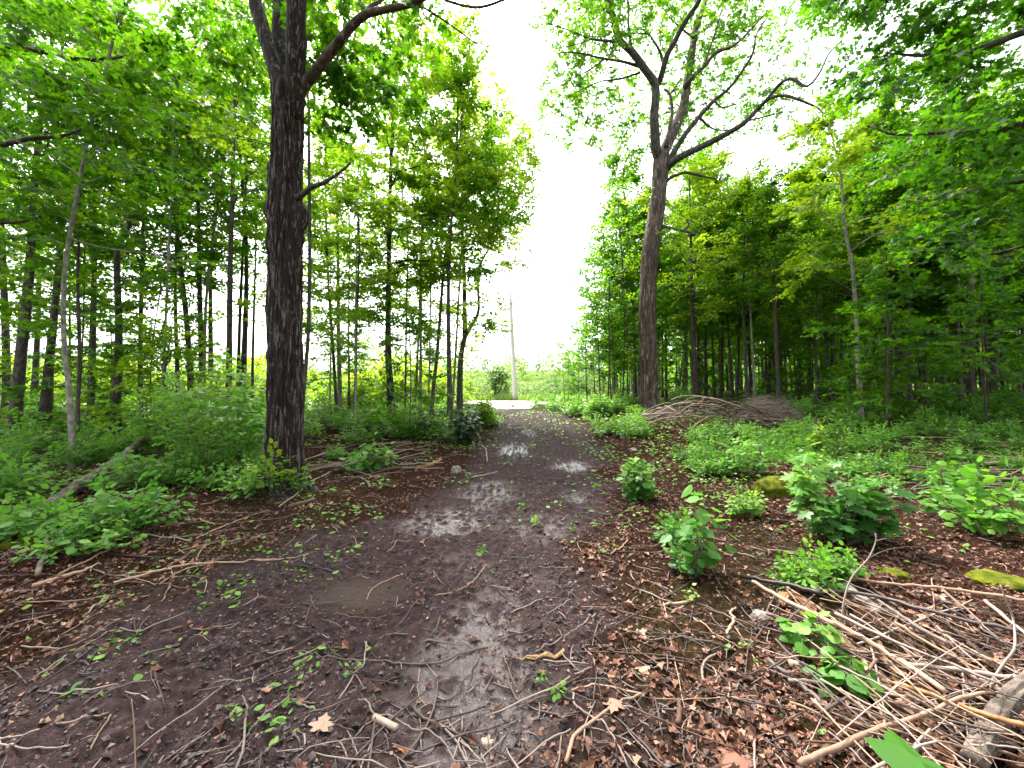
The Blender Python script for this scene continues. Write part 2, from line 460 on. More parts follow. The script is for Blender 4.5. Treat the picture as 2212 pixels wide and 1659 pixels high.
def leaves(mb, tpl, pos, axis, nrm, size, mi=0, rnd=.5):
    tv, tp = tpl
    N = len(pos)
    if N == 0: return
    a = norm(axis); b = norm(np.cross(nrm, a)); c = np.cross(a, b)
    size = np.broadcast_to(size, (N,))
    V = pos[:, None, :] + size[:, None, None]*(tv[None, :, 0:1]*a[:, None] + tv[None, :, 1:2]*b[:, None] + tv[None, :, 2:3]*c[:, None])
    k = len(tv); off = (np.arange(N)*k)[:, None]
    polys = [(f + off) for f in tp]
    mb.add(V.reshape(-1, 3), polys, mi, np.repeat(np.broadcast_to(rnd, (N,)), k))

def sprays(mb, tpl, o, d, L, k, ls, tone, mi=0, droop=.25, flat=.40, twig=None):
    """flat leafy twigs: o (S,3) origins, d directions, L lengths; k leaves on each"""
    Sn = len(o)
    if Sn == 0: return
    d = norm(d); L = np.broadcast_to(L, (Sn,))
    t = np.linspace(.12, 1, k)[None] + rng.normal(0, .03, (Sn, k))
    up = np.array([0, 0, 1.]) + rng.normal(0, flat, (Sn, 3))
    side = norm(np.cross(up, d)); upn = np.cross(d, side)
    sg = np.where(np.arange(k) % 2 == 0, 1., -1.)[None, :, None]
    sag = -droop*L[:, None]*t**2*.5
    pos = o[:, None] + d[:, None]*(L[:, None]*t)[..., None]
    pos[..., 2] += sag
    ax = d[:, None]*.55 + side[:, None]*sg*.85 + rng.normal(0, .28, (Sn, k, 3))
    ax[:, -1] = d + rng.normal(0, .15, (Sn, 3))
    ax[..., 2] -= droop
    nr = upn[:, None] + rng.normal(0, flat*.8, (Sn, k, 3))
    sz = ls*rng.uniform(.65, 1.15, (Sn, k))
    rn = np.clip(.62*np.asarray(tone)[:, None] + .38*rng.random((Sn, k)), 0, 1)
    leaves(mb, tpl, pos.reshape(-1, 3) + norm(ax.reshape(-1, 3))*ls*.15, ax.reshape(-1, 3), nr.reshape(-1, 3), sz.ravel(), mi, rn.ravel())
    if twig is not None:
        tm, tr, tmi = twig
        tt = np.array([0, .5, 1.])
        q = o[:, None] + d[:, None]*(L[:, None]*tt)[..., None]
        q[..., 2] += -droop*L[:, None]*tt**2*.5
        tubes(tm, q, np.tile(np.array([1, .7, .35])*tr, (Sn, 1)), 3, tmi, cap=False)

def ball(n, rx, ry, rz, fill=.4):
    u = norm(rng.normal(size=(n, 3)))
    r = fill + (1-fill)*rng.random((n, 1))**.6
    return u*r*np.array([rx, ry, rz]), u

def clump(mb, tpl, c, r, n, k, ls, tone=.5, mi=0, L=(.3, .6), twig=None, droop=.25, flat=.4):
    """a leafy clump: n flat sprays fanning out of an ellipsoid"""
    r = np.broadcast_to(np.asarray(r, float), (3,))
    p, u = ball(n, *r)
    d = u*np.array([1, 1, .45]) + rng.normal(0, .35, (n, 3))
    d[:, 2] = d[:, 2]*.5 + .05
    tn = np.clip(tone + rng.normal(0, .2, n), 0, 1)
    sprays(mb, tpl, np.asarray(c) + p, d, rng.uniform(L[0], L[1], n), k, ls, tn, mi, droop, flat, twig)

def displace_trunk(pts, rad, sides, rings, furrow=.03, freq=9., scars=(), flare=None, seed=0.):
    """a thick trunk with furrowed bark as real relief; scars = (height fraction 0-1, angle, dh, dang, depth)"""
    Pl = smooth_line(pts, rings)
    f = np.linspace(0, 1, rings)
    d = np.concatenate([[0], np.cumsum(np.linalg.norm(np.diff(np.asarray(pts, float), axis=0), axis=1))]); d /= d[-1]
    Rl = np.interp(f, d, rad)
    T = norm(np.gradient(Pl, axis=0))
    U = norm(np.cross(T, np.array([[0, 1., 0]]))); W = np.cross(T, U)
    a = np.linspace(0, 2*np.pi, sides, endpoint=False)
    A, Z = np.meshgrid(a, Pl[:, 2])
    RR = Rl[:, None]*np.ones_like(A)
    cx, cy = np.cos(A), np.sin(A)
    lump = fbm(cx*1.2 + seed, cy*1.2, Z*1.1, 3) - .5
    ri = fbm(cx*freq*.5 + seed + .6*fbm(cx*3, cy*3, Z*3, 2), cy*freq*.5 + 5, Z*1.5, 4)
    fur = np.abs(ri - .5)*2
    plate = fbm(cx*freq*.9 + 31, cy*freq*.9 + seed, Z*9, 2) - .5
    RR = RR*(1 + .22*lump) + furrow*(fur*1.6 - .6) + furrow*.8*plate
    if flare:
        n, hh, amp = flare
        z0 = Pl[0, 2]
        g = np.exp(-np.maximum(Z - z0, 0)/hh)
        RR = RR*(1 + amp*g*(.55 + .6*np.cos(A*n + seed + .8*np.sin(A*2))))
    for (h, an, dh, da, dep) in scars:
        da_ = np.angle(np.exp(1j*(A - an)))
        wv = np.exp(-((f[:, None]-h)/dh)**4 - (da_/da)**4)
        RR = RR - dep*wv
    V = Pl[:, None]+RR[..., None]*(cx[..., None]*U[:, None]+cy[..., None]*W[:, None])
    i = np.arange(rings-1)[:, None]*sides; j = np.arange(sides)[None]
    q = np.stack([i+j, i+sides+j, i+sides+(j+1) % sides, i+(j+1) % sides], -1).reshape(-1, 4)
    return V.reshape(-1, 3), [q[:, ::-1], np.array([np.arange(sides)+(rings-1)*sides])]

def grow(tm, cm, trunk, r0, base=.3, cr=2.2, nb=16, nleaf=5000, tpl=T_DIA, ls=.14, k=11, tone=.5, r1=None,
         elev=(5, 45), lmi=0, bmi=0, droop=.25, sides=7, twigs=False, sparse=0, top=1.0, flat=.4):
    """trunk polyline -> trunk and branch tubes in tm, leaf sprays in cm"""
    trunk = smooth_line(trunk, 18)
    n = len(trunk); f = np.linspace(0, 1, n)
    r1 = r0*.16 if r1 is None else r1
    rad = r0 + (r1 - r0)*f**.85
    rad[0] *= 1.35; rad[1] *= 1.08
    tubes(tm, trunk, rad*(1 + rng.normal(0, .04, n)), sides+2, bmi)
    O, D = [], []
    BP, BR, SP, SR = [], [], [], []
    az = rng.random()*6.28
    for i in range(nb):
        tt = (i + rng.random())/nb
        t = base + (top - base)*tt
        p0 = np.array([np.interp(t, f, trunk[:, c]) for c in range(3)])
        rb = max(np.interp(t, f, rad)*.42, .006)
        az += 2.4 + rng.normal(0, .4)
        el = R(elev[0] + (elev[1]-elev[0])*tt + rng.normal(0, 8))
        ln = cr*((.62 + .5*math.sin(math.pi*min(1, tt*.9+.15)))*(1-.55*tt**2))*rng.uniform(.65, 1.15)
        dv = np.array([math.cos(az)*math.cos(el), math.sin(az)*math.cos(el), math.sin(el)])
        s = np.linspace(0, 1, 6)[:, None]
        pts = p0 + dv*ln*s + np.array([0, 0, 1.])*ln*(.18*s - .28*s*s) + np.cumsum(rng.normal(0, .035*ln, (6, 3)), 0)*(s > 0)
        BP.append(pts); BR.append(rb*np.linspace(1, .25, 6))
        ns = 3 + int(ln*1.2)
        for j in range(ns):
            u = .25 + .7*(j + rng.random())/ns
            q0 = np.array([np.interp(u, s[:, 0], pts[:, c]) for c in range(3)])
            a2 = az + rng.choice([-1, 1])*R(rng.uniform(30, 75))
            l2 = ln*rng.uniform(.28, .5)*(1.1-.5*u)
            e2 = el*.5 + R(rng.normal(0, 14))
            d2 = np.array([math.cos(a2)*math.cos(e2), math.sin(a2)*math.cos(e2), math.sin(e2)])
            w_ = np.linspace(0, 1, 4)[:, None]
            q = q0 + d2*l2*w_ + np.array([0, 0, 1.])*l2*(-.12*w_*w_) + rng.normal(0, .02*ln, (4, 3))*(w_ > 0)
            SP.append(q); SR.append(max(rb*.4, .004)*np.linspace(1, .3, 4))
            for u2 in np.linspace(.3, 1, 4):
                O.append(q0 + (q[-1]-q0)*u2); D.append(d2)
        for u2 in np.linspace(.4, 1, 5):
            O.append(np.array([np.interp(u2, s[:, 0], pts[:, c]) for c in range(3)])); D.append(dv*np.array([1, 1, .4]))
    for u2 in np.linspace(max(base, .6), 1, 10):
        O.append(np.array([np.interp(u2, f, trunk[:, c]) for c in range(3)])); D.append(np.array([0, 0, .4]))
    tubes(tm, np.array(BP), np.array(BR), 5, bmi, cap=False)
    tubes(tm, np.array(SP), np.array(SR), 3, bmi, cap=False)
    O = np.array(O); D = np.array(D)
    ns = max(1, nleaf//k)
    # clustered: some branch tips carry many sprays, some few
    wgt = rng.gamma(1.2, 1.0, len(O)); wgt /= wgt.sum()
    ix = rng.choice(len(O), ns, p=wgt)
    o = O[ix] + rng.normal(0, .13, (ns, 3))*np.array([1, 1, .6])
    d = D[ix] + rng.normal(0, .6, (ns, 3))*np.array([1, 1, .35])
    tn = np.clip(tone + .22*(rng.random(len(O))[ix]-.5)*2 + rng.normal(0, .1, ns), 0, 1)
    sprays(cm, tpl, o, d, rng.uniform(.3, .62, ns)*max(ls/.13, .8), k, ls, tn, lmi, droop, flat,
           (tm, .003, bmi) if twigs else None)

def finish_tree(name, base, tm, cm, label, cat='tree', group=None, bark='bark_slim', leaf='leaf'):
    t = thing(name, base, label, cat, group)
    tm.build('trunk', [M[bark]], t, base)
    if cm is not None and cm.n: cm.build('crown', [M[leaf]], t, base, smooth=False)
    return t

def px_trunk(pts, Y=None, total=None, Ymax=30):
    """picture points from base up -> world points; carried on upwards to the tree's total height"""
    bx, by = pts[0]
    if Y is None:
        g = G(bx, by); Y = min(g[1], Ymax)
    w_ = [P(x, y, Y) for x, y in pts]
    b = w_[0].copy(); b[2] = gz(b[0], Y) - .05
    if w_[0][2] - b[2] > .25: w_.insert(0, b)
    else: w_[0] = b
    if total:
        top = b[2] + total
        if w_[-1][2] < top - .5:
            d = norm(w_[-1] - w_[-2]); d = norm(d*.6 + np.array([0, 0, .8]))
            rem = top - w_[-1][2]
            w_.append(w_[-1] + d*rem*.5 + np.array([rng.normal(0, .15), rng.normal(0, .2), 0]))
            w_.append(np.array([w_[-1][0] + d[0]*rem*.2, w_[-1][1] + rng.normal(0, .3), top]))
    return np.array(w_), Y

# ------------------------------------------------------------------ the ground, as one sheet
def axis_lines():
    x = np.arange(-3.4, 3.4, .017)
    s, st = [3.4], .019
    while s[-1] < 600: s.append(s[-1] + st); st = min(st*1.075, 25)
    x = np.concatenate([-np.array(s)[::-1], x[1:], np.array(s)])
    y = np.arange(1.0, 5.0, .017)
    s, st = [5.0], .019
    while s[-1] < 700: s.append(s[-1] + st); st = min(st*1.05, 25)
    b = [1.0]; st = .05
    while b[-1] > -40: b.append(b[-1] - st); st *= 1.3
    return x, np.concatenate([np.array(b)[::-1][:-1], y, np.array(s)])

# wet hollows: x, y, radius x, radius y, strength
WET = [(-.80, 4.55, .46, .42, 1.15), (.05, 9.2, .45, 1.2, .62), (1.15, 7.6, .42, .6, .8), (-.22, 2.35, .30, .5, 1.25), (-.15, 1.85, .4, .35, .8),
       (-.35, 5.8, .5, .9, .7), (.35, 4.4, .5, .6, .5), (.5, 12, .4, 1.4, .35), (-.55, 3.5, .4, .4, .4), (.1, 3.2, .4, .5, .35), (.9, 5.6, .3, .6, .5)]
SILT = [(-1.15, 2.95, .42, .30, 1.), (-.75, 1.95, .5, .2, .4)]
def blobs(x, y, B):
    s = 0
    for bx, by, rx, ry, k in B:
        q = ((x-bx)/rx)**2 + ((y-by)/ry)**2
        s = s + k*np.exp(-q*1.1)
    return s

gx, gy = axis_lines()
X, Y_ = np.meshgrid(gx, gy)
Xr, Yr = X.ravel(), Y_.ravel()
Zr = ground(Xr, Yr)
mud = pathmask(Xr, Yr)
near = 1 - ss(15, 24, Yr)
near = near * (1 - ss(8, 16, np.abs(Xr)))
wetn = np.clip(blobs(Xr, Yr, WET), 0, 1.2)
wet = None
silt = np.clip(blobs(Xr, Yr, SILT)*1.6 - .4 + .6*(fbm(Xr*4, Yr*4, o=3)-.5), 0, 1)*mud
rel = (fbm(Xr*3.2, Yr*3.2, o=4) - .5)*.085
r2 = (np.abs(fbm(Xr*10+7, Yr*10, o=3) - .5)*2)*.055
r3 = (fbm(Xr*26, Yr*26+3, o=2) - .5)*.045
small = r2 + r3 - .014 + .35*rel
wet = np.clip(wetn*1.5*ss(.010, -.012, small - .013*(wetn - .55) + .022*(fbm(Xr*2.2+9, Yr*2.2, o=3) - .5)), 0, 1)*mud*ss(.12, .4, wetn)
Zr = Zr + near*(rel*(1-.5*silt) + (r2 + r3)*(1 - .35*np.clip(wetn, 0, 1))*(1-.92*silt)) - near*.035*np.clip(wetn, 0, 1) - near*.02*silt
def micro(x, y):
    """ground with its mud relief, for small things that lie on it"""
    x = np.asarray(x, float); y = np.asarray(y, float)
    nr = (1 - ss(15, 24, y))*(1 - ss(8, 16, np.abs(x)))
    wn = np.clip(blobs(x, y, WET), 0, 1.2); sl_ = np.clip(blobs(x, y, SILT)*1.6-.4, 0, 1)*pathmask(x, y)
    return ground(x, y) + nr*((fbm(x*3.2, y*3.2, o=4)-.5)*.085*(1-.5*sl_) + ((np.abs(fbm(x*10+7, y*10, o=3)-.5)*2)*.055 + (fbm(x*26, y*26+3, o=2)-.5)*.045)*(1-.35*np.clip(wn, 0, 1))*(1-.92*sl_)) - nr*.035*np.clip(wn, 0, 1) - nr*.02*sl_
green = np.clip(ss(9, 20, Yr)*(1-mud)*1.0 + ss(5, 9, np.abs(Xr))*.7 + .5*(fbm(Xr*.8, Yr*.8, o=3)-.5), 0, 1)*(1-mud)
field = ss(26, 40, Yr)*(1-.95*ss(6, 14, Xr)*(1-ss(95, 130, Yr)))
mb = MB()
ny, nx = X.shape
ii = np.arange(ny-1)[:, None]*nx + np.arange(nx-1)[None]
mb.add(np.stack([Xr, Yr, Zr], -1), [np.stack([ii, ii+1, ii+nx+1, ii+nx], -1).reshape(-1, 4)])
me = mb.mesh('ground', [M['ground']])
for nm, a in (('mud', mud), ('wet', wet), ('silt', silt), ('green', green), ('field', field)):
    q = me.attributes.new(nm, 'FLOAT', 'POINT'); q.data.foreach_set('value', a.astype(np.float32))
tag(link('ground', me), 'muddy forest clearing floor', kind='structure')

# gravel road across the end of the path
mb = MB()
xs = np.concatenate([np.linspace(-70, -3, 40), np.linspace(-2.6, 3.2, 24)])
ts = np.linspace(0, 1, 14)
XX, TT = np.meshgrid(xs, ts)
y0 = 31 - 8.2*ss(-1.9, -1.2, XX)*(1-ss(1.0, 1.9, XX)) + (vnoise(XX*1.1, XX*0)-.5)*.7
y1 = 41 + (vnoise(XX*.6, XX*0+9)-.5)*.8 - 6*ss(1.5, 3.2, XX)
YY = y0 + (y1-y0)*TT
ZZ = ground(XX.ravel(), YY.ravel()).reshape(XX.shape) + .03
ny, nx = XX.shape
ii = np.arange(ny-1)[:, None]*nx + np.arange(nx-1)[None]
mb.add(np.stack([XX, YY, ZZ], -1).reshape(-1, 3), [np.stack([ii, ii+1, ii+nx+1, ii+nx], -1).reshape(-1, 4)])
tag(mb.build('road', [M['gravel']]), 'pale gravel road', kind='structure')

# ------------------------------------------------------------------ the old dark maple left of the path
def limb_px(tm, pts, Y0, Y1, w0, w1, mi=0, sides=10, n=14, rough=.03):
    """a limb through picture points, its distance running from Y0 to Y1"""
    k = len(pts)
    q = np.array([P(x, y, Y0 + (Y1-Y0)*i/(k-1)) for i, (x, y) in enumerate(pts)])
    s = smooth_line(q, n)
    yy = s[:, 1]
    r = np.linspace(w0, w1, n)*.5/FPX*yy
    tubes(tm, s, r*(1+rng.normal(0, .03, n)), sides, mi, cap=True)
    return s

g = G(612, 1056); YB = g[1]
base = np.array([g[0], YB, gz(g[0], YB) - .08])
old = thing('maple_tree', base, 'thick dark old maple trunk with shaggy flaking bark left of the muddy path', 'tree')
tp = [base] + [P(x, y, YB) for x, y in [(613, 985), (614, 880), (615, 700), (616, 560), (617, 470), (620, 330), (622, 190)]]
ww = [98, 76, 71, 70, 67, 72, 63, 66]
V, F = displace_trunk(tp, [q*.5/FPX*YB for q in ww], 170, 460, .034, 9, flare=(5, .22, .75), seed=3.,
                      scars=[(.60, 4.35, .07, .30, .10), (.93, 4.5, .07, .26, .09), (.45, 4.6, .02, .25, .05), (.30, 4.9, .012, .2, .03),
                             (.685, 3.5, .026, .7, -.065), (.70, 5.9, .022, .6, -.06), (.665, 4.7, .015, .4, .05)])
mb = MB(); mb.add(V, F); mb.build('trunk', [M['bark_big']], old, base)
mb = MB()
gm = G(612, 1056)
V, F = displace_trunk([base + [0, 0, -.03], base + [0, 0, .10], base + [0, 0, .24]], [.42, .335, .25], 90, 24, .03, 6, flare=(5, .12, .5), seed=3.)
mb.add(V, F); mb.build('moss_collar', [M['moss']], old, base)
def limb_obj(name, parent, origin, bark, segs):
    m_ = MB(); out = []
    for a in segs: out.append(limb_px(m_, *a))
    m_.build(name, [M[bark]], parent, origin)
    return out
fork = [(608, 250), (606, 190), (604, 120), (606, 40), (610, -120), (640, -500)]
limb_obj('limb', old, base, 'bark_big', [(fork, YB, YB+.9, 34, 26, 0, 18, 30)])
limb_obj('limb', old, base, 'bark_big', [([(634, 260), (637, 180), (639, 100), (641, 0), (650, -200), (640, -560)], YB-.02, YB-.5, 42, 30, 0, 18, 30)])
limb_obj('limb', old, base, 'bark_big', [([(606, 215), (598, 165), (575, 85), (553, 10), (530, -90), (480, -300)], YB, YB+.4, 32, 22, 0, 16, 24)])
limb_obj('limb', old, base, 'bark_grey', [([(640, 215), (656, 186), (678, 160), (706, 122), (733, 90), (762, 54), (793, 30), (836, 20), (903, 2), (1010, -60)], YB, YB-.9, 24, 9, 0, 12, 30),  # paler bark on this limb: the skylight on it put into the colour
    ([(786, 36), (800, 14), (822, 2), (850, -30)], YB-.5, YB-.3, 9, 6), ([(898, 6), (953, 40), (1020, 88), (1053, 113), (1076, 147)], YB-.8, YB-.2, 5, 1.3),
    ([(1020, 88), (1060, 103), (1106, 117)], YB-.4, YB-.2, 2, 1), ([(960, 0), (1010, 14), (1050, 13), (1106, -8)], YB-.9, YB-1, 6, 5),
    ([(870, 15), (885, 45), (905, 70)], YB-.6, YB-.4, 3, 1)])
limb_obj('dead_branch', old, base, 'bark_limb', [([(640, 428), (655, 419), (672, 405), (697, 396), (722, 381), (742, 366), (758, 351)], YB-.1, YB-.5, 13, 4, 0, 8, 20),
    ([(722, 381), (735, 383), (744, 379)], YB-.4, YB-.5, 4, 2)])
cm, tw = MB(), MB()
for (x, y, rx, n, dy) in [(700, 110, 45, 26, .6), (760, 150, 45, 30, .8), (820, 180, 45, 30, 1.0), (700, 190, 40, 24, .9), (860, 215, 35, 20, 1.1),
                          (735, 60, 40, 22, .5), (780, 230, 40, 22, 1.2), (680, 40, 35, 18, .6), (690, 260, 30, 14, 1.0), (915, 45, 28, 12, -.3), (850, 120, 35, 16, .9), (560, 150, 35, 14, 1.0),
                          (520, 60, 50, 26, 1.0), (470, 20, 50, 24, 1.2), (600, -60, 80, 40, .8), (760, -40, 70, 34, .2), (900, -50, 60, 24, -.2), (430, 90, 45, 18, 1.5), (500, 150, 40, 14, 1.4)]:
    Yc = YB + dy + rng.normal(0, .25)
    s = rx/FPX*Yc
    clump(cm, T_MAPLE_LO, P(x, y, Yc), (s, s*1.2, s*.8), int(n*1.5), 9, .105, tone=.12, L=(.2, .42), twig=(cm, .0025, 1), droop=.5, flat=.55)
cm.build('crown', [M['leaf'], M['bark_limb']], old, base, smooth=False)

# ------------------------------------------------------------------ the big forked maple right of the path
g = G(1403, 884); YR = g[1]
print('YR', YR) if 0 else print('big left Y', YB, 'right maple Y', YR, g)
base = np.array([g[0], YR, gz(g[0], YR) - .1])
mpl = thing('maple_tree', base, 'big grey brown maple forking into spreading limbs right of the path', 'tree')
tp = [base] + [P(x, y, YR) for x, y in [(1402, 840), (1401, 753), (1399, 653), (1403, 560), (1413, 490), (1421, 433), (1426, 380), (1429, 335)]]
ww = [44, 37, 36, 35, 36, 36, 33, 32, 33]
V, F = displace_trunk(tp, [q*.5/FPX*YR for q in ww], 110, 300, .030, 8, flare=(4, .35, .42), seed=8.,
                      scars=[(.55, 5.0, .012, .3, -.05), (.72, 4.2, .01, .3, .04)])
mb = MB(); mb.add(V, F); mb.build('trunk', [M['bark_grey']], mpl, base)
L1 = [(1428, 345), (1417, 325), (1415, 290), (1413, 250), (1416, 187), (1393, 150), (1366, 113), (1336, 83), (1319, 20), (1293, -40), (1250, -150)]
limb_obj('limb', mpl, base, 'bark_limb', [(L1, YR, YR-2.0, 22, 8, 0, 12, 34),
    ([(1379, 143), (1345, 133), (1306, 127), (1239, 113), (1189, 117)], YR-.8, YR-2.4, 7, 1.5), ([(1306, 127), (1275, 150), (1240, 168), (1185, 200)], YR-1.6, YR-2, 3.5, 1),
    ([(1336, 88), (1305, 88), (1273, 83), (1233, 67), (1183, 50)], YR-1.4, YR-3, 7, 1.5), ([(1273, 85), (1240, 97), (1200, 105)], YR-2, YR-2.6, 3, 1),
    ([(1383, 157), (1333, 172), (1300, 175), (1260, 192), (1220, 215)], YR-.8, YR-1.2, 5, 1.2),
    ([(1340, 90), (1325, 40), (1310, -20)], YR-1.4, YR-1.0, 8, 4), ([(1366, 113), (1358, 60), (1356, 0), (1340, -60)], YR-1.2, YR-.8, 7, 3),
    ([(1319, 30), (1300, 12), (1293, -5)], YR-1.7, YR-2, 5, 3)])
limb_obj('limb', mpl, base, 'bark_grey', [([(1430, 345), (1440, 315), (1456, 283), (1467, 255), (1476, 233), (1486, 167), (1499, 83), (1506, 50), (1523, 0), (1540, -120)], YR+.1, YR+2.2, 24, 8, 0, 12, 34),
    ([(1438, 318), (1446, 280), (1452, 240), (1447, 205), (1435, 192)], YR, YR+.6, 11, 5), ([(1447, 205), (1460, 188), (1470, 170)], YR+.5, YR+.9, 5, 3),
    ([(1479, 190), (1500, 162), (1523, 143), (1546, 113), (1583, 100), (1623, 63), (1660, 20)], YR+1.0, YR-.4, 11, 2),
    ([(1520, 145), (1532, 110), (1545, 70), (1560, 20)], YR+.6, YR+.2, 5, 2),
    ([(1499, 83), (1470, 60), (1440, 30), (1420, -10)], YR+1.4, YR+.6, 5, 2)])
limb_obj('limb', mpl, base, 'bark_limb', [([(1419, 185), (1428, 165), (1433, 147), (1442, 117), (1456, 93), (1470, 65), (1483, 43), (1500, 18), (1513, -5), (1540, -80)], YR-.5, YR-2.6, 13, 9, 0, 10, 28),
    ([(1433, 142), (1427, 115), (1413, 90), (1400, 73), (1386, 63)], YR-.7, YR-1.4, 7, 2.5), ([(1400, 73), (1372, 72), (1330, 76)], YR-1.2, YR-1.5, 3, 1.2)])
limb_obj('limb', mpl, base, 'bark_limb', [([(1440, 356), (1452, 335), (1473, 300), (1506, 257), (1543, 217), (1573, 193), (1599, 160), (1612, 140), (1623, 123), (1630, 100), (1633, 75), (1655, 40)], YR-.1, YR-2.6, 14, 2.5, 0, 9, 30),
    ([(1512, 255), (1540, 278), (1575, 282)], YR-.8, YR-.2, 5, 2), ([(1543, 217), (1560, 232), (1590, 225), (1615, 215)], YR-1.2, YR-.6, 4, 1.5)])
limb_obj('limb', mpl, base, 'bark_limb', [([(1438, 366), (1450, 352), (1473, 337), (1523, 313), (1573, 287), (1606, 267), (1639, 233), (1659, 213), (1686, 180), (1712, 170), (1742, 187), (1769, 160), (1792, 113), (1819, 90)], YR, YR-4.2, 17, 2.5, 0, 10, 44),
    ([(1664, 212), (1690, 206), (1719, 213), (1772, 237), (1779, 262), (1806, 293)], YR-2.4, YR-3.4, 7, 2), ([(1772, 237), (1795, 226), (1822, 218)], YR-3, YR-3.2, 3, 1.5),
    ([(1612, 262), (1640, 255), (1680, 245), (1705, 236)], YR-1.8, YR-1.2, 4, 1.5)])
limb_obj('dead_branch', mpl, base, 'bark_limb', [([(1433, 400), (1449, 384), (1465, 377), (1483, 373), (1515, 380), (1549, 388)], YR, YR-.8, 8, 3, 0, 8, 18)])
limb_obj('dead_branch', mpl, base, 'bark_limb', [([(1428, 488), (1441, 492), (1460, 494), (1476, 499), (1490, 502), (1503, 508)], YR, YR-.9, 9, 4, 0, 8, 18), ([(1476, 499), (1484, 492), (1488, 484), (1483, 474)], YR-.5, YR-.5, 7, 3)])
cm, tw = MB(), MB()
BL = [(1235, 30, 55, 40, 32), (1195, 65, 30, 30, 12), (1290, 75, 60, 45, 34), (1255, 140, 60, 40, 28), (1320, 160, 55, 35, 20), (1215, 195, 45, 40, 22), (1280, 215, 60, 40, 26), (1210, 255, 35, 35, 16),
      (1330, 250, 55, 50, 26), (1250, 285, 40, 28, 10), (1350, 35, 55, 50, 32), (1390, 210, 40, 45, 16), (1370, 300, 45, 45, 22), (1345, 340, 30, 25, 9), (1420, 55, 45, 50, 22), (1480, 110, 40, 55, 22), (1455, 170, 35, 35, 18), (1500, 205, 45, 45, 26),
      (1540, 60, 50, 55, 32), (1560, 130, 55, 45, 32), (1605, 85, 45, 50, 26), (1530, 165, 40, 40, 20), (1560, 260, 55, 40, 22), (1610, 215, 50, 40, 24), (1645, 175, 40, 40, 14), (1660, 235, 40, 45, 16), (1500, 300, 50, 35, 18),
      (1700, 210, 40, 35, 12), (1590, 20, 50, 40, 24), (1440, 5, 60, 40, 24), (1300, 5, 50, 40, 22), (1470, 250, 30, 35, 14), (1690, 30, 40, 50, 24), (1740, 70, 45, 55, 26), (1790, 270, 45, 40, 18), (1440, 290, 25, 25, 8), (1660, -20, 70, 50, 26), (1380, -60, 120, 50, 50), (1540, -60, 120, 50, 50), (1240, -50, 70, 40, 20)]
for (x, y, rx, ry, n) in BL:
    Yc = YR + (rng.normal(-.6, 1.2) if x < 1390 else abs(rng.normal(0, 1.3)) + (.9 if y < 320 and x > 1440 else .3))
    s, s2 = rx/FPX*Yc, ry/FPX*Yc
    clump(cm, T_MAPLE_LO, P(x, y, Yc), (s, max(s, 1.), s2), int(n*2.7), 9, .15, tone=.62, L=(.3, .65), twig=(cm, .004, 1), droop=.45, flat=.55)
cm.build('crown', [M['leaf'], M['bark_limb']], mpl, base, smooth=False)

